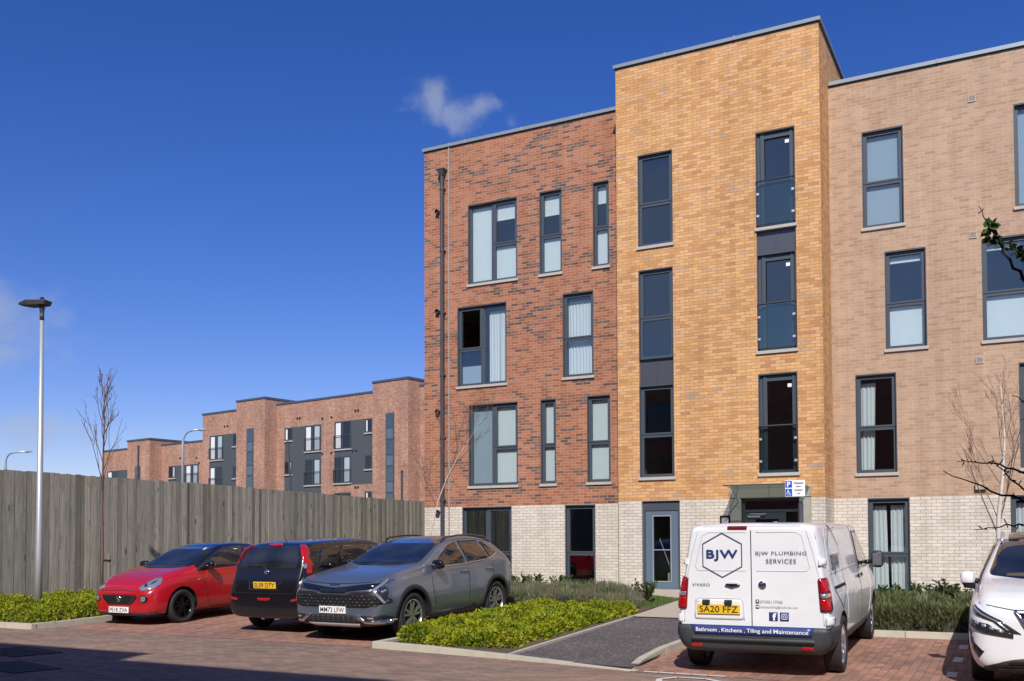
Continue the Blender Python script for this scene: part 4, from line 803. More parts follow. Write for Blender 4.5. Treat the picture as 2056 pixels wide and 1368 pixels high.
        while x < max(xs):
            y = min(ys) + step / 2
            while y < max(ys):
                inside = False
                for i in range(N):
                    (x1, y1), (x2, y2) = poly[i], poly[(i + 1) % N]
                    if (y1 > y) != (y2 > y) and x < (x2 - x1) * (y - y1) / (y2 - y1) + x1: inside = not inside
                if inside and min((Vector((x, y)) - v).length for v in vs[:nb]) > step * .4: vs.append(Vector((x, y)))
                y += step
            x += step
        r = delaunay_2d_cdt(vs, ed, [], 1, 1e-6)
        b = MB(); nrm = []
        for p in r[0]: q, n_ = s.hit(p.x, p.y, view, off); b.v.append(tuple(q)); nrm.append(n_)
        b.f = [tuple(f) for f in r[2]]
        cnt = {}
        for f in b.f:
            for i in range(len(f)): e = (f[i], f[(i + 1) % len(f)]); cnt[e] = cnt.get(e, 0) + 1
        mp = {}
        for e in list(cnt):
            if (e[1], e[0]) not in cnt:
                for v in e:
                    if v not in mp: mp[v] = len(b.v); b.v.append(tuple(Vector(b.v[v]) - nrm[v] * skirt))
                b.f.append((e[1], e[0], mp[e[0]], mp[e[1]]))
        if view in ('front', 'left', 'rear', 'right', 'top'):
            d = VIEW[view][1]; f0 = b.f[0]; A, B_, C_ = (Vector(b.v[i]) for i in f0[:3])
            if (B_ - A).cross(C_ - A).dot(d) > 0: b.f = [tuple(reversed(f)) for f in b.f]
        s.cap = None; s.yaw = None; b.mi = [0] * len(b.f); o = b.build(name, mat, parent)
        me = o.data; 
        if smooth:
            ns = sum(1 for f in r[2]); me.polygons.foreach_set('use_smooth', [i < ns for i in range(len(me.polygons))])
        if label: o['label'] = label
        return o
    def text(s, name, txt, mat, view, cx, cz, width=None, height=None, bold=0., parent='root', off=.013, spacing=1.):
        v, f = text_mesh(txt, width, height, bold, spacing); b = MB()
        b.v = [tuple(s.hit(x + cx, z + cz, view, off)[0]) for x, z in v]; b.f = f; b.mi = [0] * len(f)
        return b.build(name, mat, s.root if parent == 'root' else parent)
    def plate(s, txt, mat, view, cx, cz, w=.52, h=.111, off=.02, tilt=0.):
        q, _ = s.hit(cx, cz, view, 0.); sg_ = 1 if view == 'front' else -1; x0 = q.x + sg_ * off
        X = lambda d, z: x0 + sg_ * d + sg_ * tilt * (z - cz)
        b = MB(); ya, yb = sg_ * (cx - w / 2), sg_ * (cx + w / 2); z0, z1 = cz - h / 2, cz + h / 2
        b.hexa([(X(-.012, z0), ya, z0), (X(0, z0), ya, z0), (X(0, z0), yb, z0), (X(-.012, z0), yb, z0), (X(-.012, z1), ya, z1), (X(0, z1), ya, z1), (X(0, z1), yb, z1), (X(-.012, z1), yb, z1)])
        p = b.build('number_plate', mat, s.root, bevel=.003)
        lettering('plate_lettering', txt, p, M['ink'], lambda x, z: (X(.0025, cz + z), sg_ * (cx + x), cz + z), width=w * .90, height=h * .68, bold=.008)
        return p
    def wheels(s, rim, spokes=5, style='y', sides=(1, -1), axles=(1, -1), inset=.0):
        for fr_ in axles:
            for sd in sides:
                R, w, y0 = s.R, s.ww, s.track; c = (fr_ * s.wb / 2, 0, R); rr = R * .70
                hub = MB(); hub.lathe([(.0, -.03), (.14, -.03), (.14, .02), (.0, .02)], (c[0], sd * (y0 - .02), c[2]), 'y', 20); hub.tube([(c[0], sd * (y0 - .25), c[2]), (c[0], sd * (y0 - .02), c[2])], .05, 8)
                wo_ = hub.build('wheel', M['pipe'], s.root)
                k = sd; ty = MB(); prof = [(rr - .005, .30 * w), (rr + .012, .44 * w), (R * .86, .49 * w), (R * .95, .485 * w), (R * .99, .40 * w), (R, .25 * w), (R, -.25 * w), (R * .97, -.44 * w), (R * .86, -.49 * w), (rr, -.45 * w)]
                ty.lathe([(r_, h * k) for r_, h in prof], (c[0], sd * (y0 - w * .0), c[2]), 'y', 44); ty.build('tyre', M['tyre'], wo_, smooth=True)
                rm = MB(); rm.lathe([(r_, h * k) for r_, h in [(rr, .42 * w), (rr - .012, .43 * w), (rr - .02, .36 * w), (rr - .03, -.2 * w), (rr - .03, -.42 * w), (rr, -.42 * w)]], (c[0], sd * y0, c[2]), 'y', 44)
                yo = sd * (y0 + w * .36); yi = sd * (y0 + w * .22)
                rm.lathe([(.0, 0), (.032, 0), (.055, -.01 * k), (.06, -.03 * k)], (c[0], yo - sd * .004, c[2]), 'y', 20)
                for q in range(spokes):
                    a0 = 2 * pi * q / spokes + .3
                    arms = ((a0 - .10, a0 - .22), (a0 + .10, a0 + .22)) if style == 'v' else ((a0, a0),)
                    for (ai, ao) in arms:
                        wi, wo2 = (.022, .016) if style == 'v' else (.036, .030)
                        if style == 'slab': wi, wo2 = .030, .055
                        p0 = Vector((cos(ai), 0, sin(ai))); p1 = Vector((cos(ao), 0, sin(ao))); t0 = Vector((-p0.z, 0, p0.x)); t1 = Vector((-p1.z, 0, p1.x)); C0 = Vector(c)
                        A, B_ = C0 + p0 * .045, C0 + p1 * (rr - .02)
                        pts = [A - t0 * wi, A + t0 * wi, B_ + t1 * wo2, B_ - t1 * wo2]
                        rm.hexa([(p.x, yi, p.z) for p in pts] + [(p.x, yo if i < 2 else yo + sd * .008, p.z) for i, p in enumerate(pts)])
                rm.build('rim', rim, wo_)
    def mirror(s, x, y, z, mat, sd, size=(.10, .10, .075), capm=None):
        b = MB(); cx, cy, cz = x, sd * (y + .10), z; hx, hy, hz = size
        n0 = len(b.v)
        for i in range(9):
            for j in range(16):
                ph = -pi / 2 + pi * i / 8; th = 2 * pi * j / 16; f = lambda v: math.copysign(abs(v) ** .6, v)
                b.v.append((cx + hx * f(cos(ph)) * f(cos(th)) * (.5 if cos(th) < 0 else .8), cy + hy * f(sin(ph)) + (0), cz + hz * f(cos(ph)) * f(sin(th))))
        for i in range(8):
            for j in range(16): b.f.append((n0 + i * 16 + j, n0 + i * 16 + (j + 1) % 16, n0 + (i + 1) * 16 + (j + 1) % 16, n0 + (i + 1) * 16 + j)); b.mi.append(0)
        m_ = b.build('mirror', mat, s.root, smooth=True)
        MB().tube([(x, sd * (y - .12), z - .06), (x, sd * (y + .02), z - .03)], [.04, .03], 8).build('mirror_arm', M['gloss_black'], m_, smooth=True)
        MB().box(cx - hx * .52 - .004, cx - hx * .5, min(cy - hy * .75, cy + hy * .75), max(cy - hy * .75, cy + hy * .75), cz - hz * .7, cz + hz * .7).build('mirror_glass', M['chrome'], m_)
        return m_
def arch_ring(ax, R, r0, r1, a0=-.12, a1=pi + .12, n=26): return [(ax + r1 * cos(a0 + (a1 - a0) * i / n), R + r1 * sin(a0 + (a1 - a0) * i / n)) for i in range(n + 1)] + [(ax + r0 * cos(a1 + (a0 - a1) * i / n), R + r0 * sin(a1 + (a0 - a1) * i / n)) for i in range(n + 1)]
def flip(p): return [(-a, c) for a, c in p]

# ---- red hatchback
def build_red():
    y = 13.0 + 1.92
    c = Car('parked_car', 'red three-door hatchback with a black roof and black wheels, first in the left-hand row', 'car', (-15.08, y, g(y)), -pi / 2 + .0, [
        (1.92, .50, .27, .54, .60, .40), (1.88, .68, .20, .60, .68, .52), (1.78, .78, .18, .68, .78, .60), (1.55, .845, .17, .80, .90, .66), (1.2, .86, .17, .87, .985, .68), (.92, .86, .17, .90, 1.03, .70),
        (.72, .86, .17, .92, 1.07, .70), (.42, .86, .17, .93, 1.24, .65), (.10, .86, .17, .94, 1.40, .60), (-.2, .86, .17, .95, 1.47, .585), (-.6, .86, .17, .965, 1.485, .58), (-1.05, .86, .18, .99, 1.46, .57),
        (-1.4, .85, .20, 1.0, 1.38, .55), (-1.6, .82, .24, .98, 1.22, .55), (-1.72, .74, .28, .86, .98, .50), (-1.78, .60, .36, .70, .78, .42)], M['paint_red'], R=.315, wb=2.31, track=.755, ww=.205,
        extra_mats=(M['gloss_black'],), matfn=lambda k, x: 1 if k >= 6 and -1.65 < x < .75 else 0, pitch=.033)
    c.wheels(M['rim_black'], 5, 'v')
    c.patch('windscreen', M['car_glass_op'], rnd([(-.66, 1.045), (-.3, 1.02), (.3, 1.02), (.66, 1.045), (.53, 1.40), (-.53, 1.40)], .05), 'front', .004)
    for sd in ('left', 'right'):
        c.patch('side_window', M['car_glass_op'], rnd([(.60, 1.0), (.12, 1.29), (-.2, 1.385), (-.60, 1.40), (-.66, 1.02)], .03), sd, .006)
        c.patch('side_window', M['car_glass_op'], rnd([(-.74, 1.03), (-.68, 1.40), (-1.0, 1.36), (-1.25, 1.12)], .04), sd, .006)
        d = c.patch('door_gap', M['seam'], strip([(.62, .99), (.60, .70), (.50, .36), (.42, .26), (-.50, .26), (-.66, .45), (-.70, .75), (-.68, 1.0)], .012), sd, .003, skirt=.004, step=.08)
        c.patch('door_handle', M['paint_red'], rnd([(-.52, .86), (-.52, .90), (-.36, .905), (-.36, .865)], .015), sd, .03)
        c.patch('belt_trim', M['gloss_black'], strip([(.66, .985), (.2, 1.0), (-.6, 1.015), (-1.2, 1.06)], .022), sd, .008, step=.1)
        c.patch('sill_trim', M['plastic'], strip([(.72, .215), (-.72, .215)], .05), sd, .006, step=.1)
        c.patch('indicator', M['amber_lens'], strip([(.76, .79), (.70, .80)], .022), sd, .008)
    c.mirror(.48, .80, 1.06, M['gloss_black'], 1); c.mirror(.48, .80, 1.06, M['gloss_black'], -1)
    for sd in (1, -1):
        f = (lambda p: p) if sd == 1 else flip
        h = c.patch('headlight', M['clear_lens'], rnd(f([(.42, .70), (.50, .645), (.68, .675), (.82, .76), (.835, .875), (.74, .885), (.58, .80)]), .03), 'front', .012, .03, yaw=(radians(38), 1.74, .66))
        c.patch('lamp_inner', M['lens_dark'], f(circ(.56, .745, .032)), 'front', .015, .03, parent=h, skirt=.004, yaw=(radians(38), 1.74, .66)); c.patch('lamp_inner', M['lens_dark'], f(rnd([(.62, .745), (.70, .78), (.76, .835), (.68, .80)], .01)), 'front', .015, .03, parent=h, skirt=.004, yaw=(radians(38), 1.74, .66))
        fg = c.patch('fog_lamp_bezel', M['gloss_black'], circ(sd * .60, .50, .085, .07), 'front', .008, .03); c.patch('fog_lamp', M['clear_lens'], circ(sd * .595, .50, .05), 'front', .016, .03, parent=fg)
    gr = c.patch('grille', M['grille'], rnd([(-.47, .575), (.47, .575), (.42, .49), (.30, .39), (-.30, .39), (-.42, .49)], .03), 'front', .006)
    for i in range(7):
        for j in range(-6, 7):
            x = j * .062 + (i % 2) * .031; z = .41 + i * .023
            if abs(x) < .26 + (z - .39) * .95: c.patch('grille_cell', M['pipe'], circ(x, z, .008, n=5), 'front', .009, .05, parent=gr, skirt=.002) if (i + j) % 2 == 0 and False else None
    for i in range(6): c.patch('grille_bar', M['plastic'], strip([(-.30 - i * .025, .415 + i * .025), (.30 + i * .025, .415 + i * .025)], .006), 'front', .011, .1, parent=gr, skirt=.004)
    bd = c.patch('badge', M['chrome'], circ(0, .50, .06), 'front', .022, .03); c.patch('badge_ring', M['lens_dark'], circ(0, .50, .046), 'front', .024, .03, parent=bd, skirt=.003)
    c.patch('badge_emblem', M['chrome'], strip([(-.04, .51), (.0, .515), (-.01, .49), (.04, .485)], .014), 'front', .027, .03, parent=bd, skirt=.003)
    c.plate('PE18 ZVA', M['white_plate'], 'front', 0, .295, tilt=-.05)
    c.patch('front_lip', M['plastic'], rnd([(-.74, .235), (.74, .235), (.72, .19), (-.72, .19)], .02), 'front', .02)
    c.patch('bonnet_gap', M['seam'], strip([(-.50, .645), (.0, .655), (.50, .645)], .010), 'front', .003, skirt=.003, step=.08)
    w = MB()
    for y0 in (.0, -.5): w.tube([c.hit(y0 + .46 * k / 5, 1.06 + .004 * k, 'front', .012)[0] for k in range(6)], .008, 5)
    w.build('wiper', M['plastic'], c.root); an, _ = c.hit(-1.0, 0, 'top', 0); MB().tube([an, an + Vector((-.12, 0, .18))], [.006, .003], 5).build('antenna', M['plastic'], c.root)
    c.patch('tax_sticker', M['white'], circ(.40, 1.36, .02), 'front', .008, .03)
# shared opaque-backed car glass: a dark cabin seen through a reflecting pane
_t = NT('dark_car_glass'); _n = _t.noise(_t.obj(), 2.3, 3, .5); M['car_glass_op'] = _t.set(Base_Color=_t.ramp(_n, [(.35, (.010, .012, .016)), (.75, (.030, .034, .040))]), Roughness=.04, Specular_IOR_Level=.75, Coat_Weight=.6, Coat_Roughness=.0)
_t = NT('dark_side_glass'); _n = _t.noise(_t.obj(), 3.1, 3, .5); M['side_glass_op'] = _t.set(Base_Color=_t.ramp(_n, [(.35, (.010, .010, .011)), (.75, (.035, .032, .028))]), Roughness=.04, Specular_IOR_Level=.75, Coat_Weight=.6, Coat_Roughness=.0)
build_red()

# ---- black compact, seen from behind
def build_black():
    y = 12.98 + 2.05
    c = Car('parked_car', 'black compact hatchback parked nose-in with tall red tail lamps and a yellow number plate', 'car', (-11.50, y, g(y)), pi / 2 - .02, [
        (-2.06, .70, .34, .62, .70, .52), (-2.045, .79, .27, .72, .80, .64), (-2.0, .815, .25, .84, .93, .72), (-1.93, .82, .25, .93, 1.10, .735), (-1.87, .83, .23, .98, 1.30, .72), (-1.80, .835, .22, .99, 1.46, .695), (-1.66, .84, .21, .99, 1.535, .68), (-1.3, .845, .19, .985, 1.56, .68),
        (-.7, .845, .18, .975, 1.575, .68), (-.1, .845, .18, .965, 1.575, .68), (.3, .845, .18, .955, 1.54, .675), (.65, .845, .18, .95, 1.40, .68), (1.0, .845, .18, .94, 1.20, .70), (1.25, .845, .18, .92, 1.04, .70), (1.55, .835, .19, .87, .97, .66), (1.8, .79, .20, .78, .88, .60), (1.95, .70, .24, .66, .74, .52), (2.03, .50, .32, .56, .60, .40)],
        M['paint_black'], R=.305, wb=2.60, track=.735, ww=.185, pitch=-.033)
    c.wheels(M['rim_silver'], 6, 'y')
    c.patch('rear_window', M['car_glass_op'], rnd([(-.63, 1.10), (.63, 1.10), (.62, 1.27), (.57, 1.475), (-.57, 1.475), (-.62, 1.27)], .05), 'rear', .005)
    for sd in ('left', 'right'):
        c.patch('side_window', M['side_glass_op'], rnd([(.98, 1.01), (.62, 1.24), (.40, 1.36), (.02, 1.43), (.0, 1.02)], .03), sd, .006)
        c.patch('side_window', M['side_glass_op'], rnd([(-.06, 1.02), (-.04, 1.44), (-.80, 1.44), (-.92, 1.05)], .03), sd, .006)
        c.patch('side_window', M['side_glass_op'], rnd([(-1.0, 1.06), (-.88, 1.44), (-1.40, 1.40), (-1.55, 1.10)], .04), sd, .006)
        c.patch('door_gap', M['seam'], strip([(-.03, 1.42), (-.03, .60), (-.05, .26)], .010), sd, .003, skirt=.004, step=.08)
        c.patch('door_gap', M['seam'], strip([(-.95, 1.0), (-.93, .75), (-.80, .5), (-.72, .26)], .010), sd, .003, skirt=.004, step=.08)
        c.patch('door_handle', M['paint_black'], rnd([(-.72, .88), (-.72, .92), (-.54, .92), (-.54, .88)], .015), sd, .03)
    for sd in (1, -1):
        f = (lambda p: p) if sd == 1 else flip
        t = c.patch('tail_light', M['red_lens'], rnd(f([(.655, 1.485), (.76, 1.475), (.79, 1.38), (.80, 1.26), (.86, 1.14), (.85, 1.0), (.755, 1.0), (.725, 1.14), (.69, 1.24), (.67, 1.34)]), .02), 'rear', .016, .03, yaw=(radians(40), -1.84, .70))
        c.patch('reversing_lamp', M['clear_lens'], f(rnd([(.685, 1.17), (.75, 1.17), (.77, 1.09), (.70, 1.09)], .02)), 'rear', .021, .03, parent=t, skirt=.004, yaw=(radians(40), -1.84, .70))
        c.patch('reflector', M['red_lens'], f(rnd([(.60, .585), (.76, .61), (.76, .565), (.60, .545)], .015)), 'rear', .008, .03)
    c.patch('brake_light', M['red_lens'], circ(0, 1.49, .15, .022), 'rear', .012, .04)
    c.patch('fog_light', M['red_lens'], rnd([(-.14, .60), (.14, .60), (.12, .555), (-.12, .555)], .02), 'rear', .010, .04)
    c.plate('SL09 DTY', M['yellow_plate'], 'rear', 0.02, .815, w=.50, h=.115, tilt=.1)
    c.patch('badge', M['chrome'], circ(0, 1.035, .052, .045), 'rear', .02, .03)
    c.text('model_badge', 'NOTE', M['chrome'], 'rear', -.54, .815, width=.17, height=.035, bold=.03)
    c.patch('tailgate_gap', M['seam'], strip([(-.70, 1.0), (-.72, .80), (-.66, .68), (.66, .68), (.72, .80), (.70, 1.0)], .010), 'rear', .003, skirt=.003, step=.06)
    c.patch('bumper_gap', M['seam'], strip([(-.78, .70), (-.66, .685)], .010), 'rear', .003, skirt=.003)
    c.patch('licence_recess', M['gloss_black'], rnd([(-.36, .90), (.36, .90), (.34, .73), (-.34, .73)], .03), 'rear', .002, .06)
    w = MB(); p = [c.hit(0.02, 1.06, 'rear', .03)[0], c.hit(-.10, 1.13, 'rear', .035)[0], c.hit(-.46, 1.125, 'rear', .03)[0]]; w.tube(p, [.012, .009, .006], 6); w.build('rear_wiper', M['plastic'], c.root)
    an, _ = c.hit(-1.45, 0, 'top', 0); MB().tube([an, an + Vector((-.10, 0, .17))], [.007, .003], 5).build('antenna', M['plastic'], c.root)
    c.mirror(.72, .80, 1.07, M['paint_black'], 1); c.mirror(.72, .80, 1.07, M['paint_black'], -1)
build_black()

# ---- silver-grey crossover
def build_grey():
    y = 12.42 + 2.24
    c = Car('parked_car', 'metallic grey crossover with roof rails and slanted boomerang headlights, nearest the hedge', 'car', (-9.60, y, g(y)), -pi / 2 - .02, [
        (2.24, .58, .36, .66, .74, .46), (2.20, .76, .27, .76, .86, .60), (2.10, .86, .24, .86, .96, .70), (1.85, .92, .23, .95, 1.04, .76), (1.4, .932, .22, 1.00, 1.10, .79), (1.05, .932, .22, 1.02, 1.14, .79),
        (.86, .932, .22, 1.03, 1.18, .78), (.50, .932, .22, 1.04, 1.36, .72), (.12, .932, .22, 1.05, 1.52, .675), (-.2, .932, .22, 1.06, 1.575, .655), (-.8, .932, .22, 1.08, 1.595, .65), (-1.35, .932, .23, 1.11, 1.56, .635), (-1.7, .925, .25, 1.15, 1.47, .61),
        (-1.92, .90, .28, 1.15, 1.31, .62), (-2.05, .84, .32, 1.04, 1.13, .60), (-2.13, .72, .38, .88, .94, .52), (-2.16, .60, .44, .74, .80, .44)], M['paint_grey'], R=.365, wb=2.68, track=.80, ww=.235, arch=.05,
        extra_mats=(M['plastic'],), matfn=lambda k, x: 1 if k <= 1 else 0, pitch=.033)
    c.wheels(M['rim_two_tone'], 5, 'v')
    c.patch('windscreen', M['car_glass_op'], rnd([(-.70, 1.175), (-.4, 1.14), (.4, 1.14), (.70, 1.175), (.60, 1.52), (-.60, 1.52)], .06), 'front', .004)
    for sd in ('left', 'right'):
        c.patch('side_window', M['side_glass_op'], rnd([(.64, 1.10), (.30, 1.29), (-.02, 1.425), (-.30, 1.48), (-.34, 1.12)], .03), sd, .008)
        c.patch('side_window', M['side_glass_op'], rnd([(-.42, 1.12), (-.38, 1.49), (-1.05, 1.48), (-1.15, 1.16)], .03), sd, .008)
        c.patch('side_window', M['side_glass_op'], rnd([(-1.20, 1.17), (-1.12, 1.46), (-1.28, 1.43), (-1.52, 1.26)], .03), sd, .008)
        c.patch('window_trim', M['chrome'], strip([(.66, 1.085), (-.3, 1.10), (-1.15, 1.145), (-1.66, 1.27)], .018), sd, .012, step=.1)
        c.patch('door_gap', M['seam'], strip([(.80, 1.05), (.78, .8), (.70, .45), (.64, .30), (-.34, .30), (-.38, .55), (-.38, 1.08)], .010), sd, .003, skirt=.004, step=.08)
        c.patch('door_gap', M['seam'], strip([(-.38, .30), (-1.0, .33), (-1.05, .55), (-1.22, .85), (-1.24, 1.12)], .010), sd, .003, skirt=.004, step=.08)
        for ax in (1.34, -1.34): c.patch('arch_trim', M['plastic'], arch_ring(ax, .365, .415, .49), sd, .012, step=.09)
        c.patch('sill_trim', M['plastic'], [(.86, .36), (.84, .24), (-.86, .24), (-.88, .36), (-.5, .42), (.3, .33)], sd, .014, step=.1)
        for hx in (-.22, -1.08): c.patch('door_handle', M['paint_grey'], rnd([(hx - .1, .955), (hx - .1, .995), (hx + .1, .99), (hx + .1, .95)], .016), sd, .032)
        sg_ = 1 if sd == 'left' else -1
        rl = MB(); pts = []
        for x in (.05, -.1, -.5, -1.0, -1.45, -1.62): q, _ = c.hit(x, sg_ * .60, 'top', 0); pts.append(q + Vector((0, 0, .055 if x not in (.05, -1.62) else 0)))
        rl.tube(pts, .017, 8); rl.build('roof_rail', M['gloss_black'], c.root, smooth=True)
    c.mirror(.66, .86, 1.14, M['gloss_black'], 1, (.11, .11, .08)); c.mirror(.66, .86, 1.14, M['gloss_black'], -1, (.11, .11, .08))
    up = c.patch('upper_grille', M['gloss_black'], [(-.84, .93), (-.5, .90), (-.2, .865), (0, .85), (.2, .865), (.5, .90), (.84, .93), (.80, .84), (.3, .80), (.22, .765), (-.22, .765), (-.3, .80), (-.80, .84)], 'front', .005, .05)
    gr = c.patch('grille', M['grille'], [(-.80, .80), (-.35, .775), (-.24, .745), (.24, .745), (.35, .775), (.80, .80), (.93, .62), (.62, .55), (-.62, .55), (-.93, .62)], 'front', .006)
    for j in range(4):
        for i in range(-9, 10):
            x, z = i * .085 + (j % 2) * .042, .585 + j * .047
            if abs(x) < .84 - .0 * j and not (abs(x) < .30 and z > .72): c.patch('grille_mesh', M['paint_black' if (i + j) % 3 else 'pipe'], [(x - .032, z), (x, z + .015), (x + .032, z), (x, z - .015)], 'front', .012, .06, parent=gr, skirt=.004)
    c.patch('grille_chrome', M['chrome'], strip([(-.72, .80), (-.30, .79), (-.22, .755), (.22, .755), (.30, .79), (.72, .80)], .013), 'front', .013, .06)
    for sd in (1, -1):
        f = (lambda p: p) if sd == 1 else flip
        h = c.patch('headlight', M['lens_dark'], f([(.74, .81), (.86, .87), (.915, .86), (.925, .78), (.86, .63), (.82, .68)]), 'front', .012, .03, yaw=(radians(38), 2.08, .80))
        c.patch('daytime_lamp', M['clear_lens'], f([(.925, .985), (.80, .90), (.66, .815), (.85, .60), (.875, .625), (.72, .81), (.82, .865), (.925, .94)]), 'front', .018, .03, parent=h, skirt=.008, yaw=(radians(38), 2.08, .80))
        c.patch('lamp_inner', M['clear_lens'], f([(.80, .80), (.88, .825), (.90, .80), (.82, .775)]), 'front', .016, .03, parent=h, skirt=.004, yaw=(radians(38), 2.08, .80))
        c.patch('lower_blade', M['chrome'], f([(.36, .435), (.42, .435), (.60, .315), (.86, .30), (.90, .34), (.88, .36), (.62, .35), (.50, .435)]), 'front', .02, .04)
        c.patch('fog_lamp_recess', M['plastic'], f([(.52, .43), (.86, .44), (.88, .37), (.62, .355)]), 'front', .008, .04)
        c.patch('fog_lamp', M['clear_lens'], f(rnd([(.64, .405), (.74, .405), (.74, .375), (.66, .375)], .01)), 'front', .012, .03)
    c.plate('MM73 LFW', M['white_plate'], 'front', 0, .51)
    lg = c.patch('lower_grille', M['plastic'], [(-.42, .43), (.42, .43), (.56, .32), (-.56, .32)], 'front', .006)
    for j in range(3):
        for i in range(-4, 5): c.patch('grille_mesh', M['pipe'], [(i * .1 - .03, .34 + j * .032), (i * .1, .35 + j * .032), (i * .1 + .03, .34 + j * .032), (i * .1, .33 + j * .032)], 'front', .009, .06, parent=lg, skirt=.003)
    c.patch('skid_plate', M['steel'], [(-.50, .30), (.50, .30), (.42, .245), (-.42, .245)], 'front', .014)
    c.text('brand_badge', 'KIA', M['chrome'], 'front', 0, .895, width=.20, height=.035, bold=.03, off=.012)
    c.patch('bonnet_gap', M['seam'], strip([(-.84, .955), (-.4, .92), (0, .905), (.4, .92), (.84, .955)], .010), 'front', .003, skirt=.003, step=.08)
    w = MB()
    for y0 in (.0, -.55): w.tube([c.hit(y0 + .5 * k / 5, 1.165 + .004 * k, 'front', .012)[0] for k in range(6)], .008, 5)
    w.build('wiper', M['plastic'], c.root)
    q, _ = c.hit(-1.5, 0, 'top', 0); MB().hexa([q + Vector(v) for v in ((-.08, -.02, -.01), (.08, -.01, -.01), (.08, .01, -.01), (-.08, .02, -.01), (-.07, -.008, .05), (-.03, -.006, .04), (-.03, .006, .04), (-.07, .008, .05))]).build('antenna', M['gloss_black'], c.root)
    c.patch('tail_light', M['red_lens'], [(-2.05, 1.02), (-1.90, 1.05), (-1.88, 1.0), (-2.12, .94)], 'left', .012, .03); c.patch('tail_light', M['red_lens'], [(-2.05, 1.02), (-1.90, 1.05), (-1.88, 1.0), (-2.12, .94)], 'right', .012, .03)
build_grey()

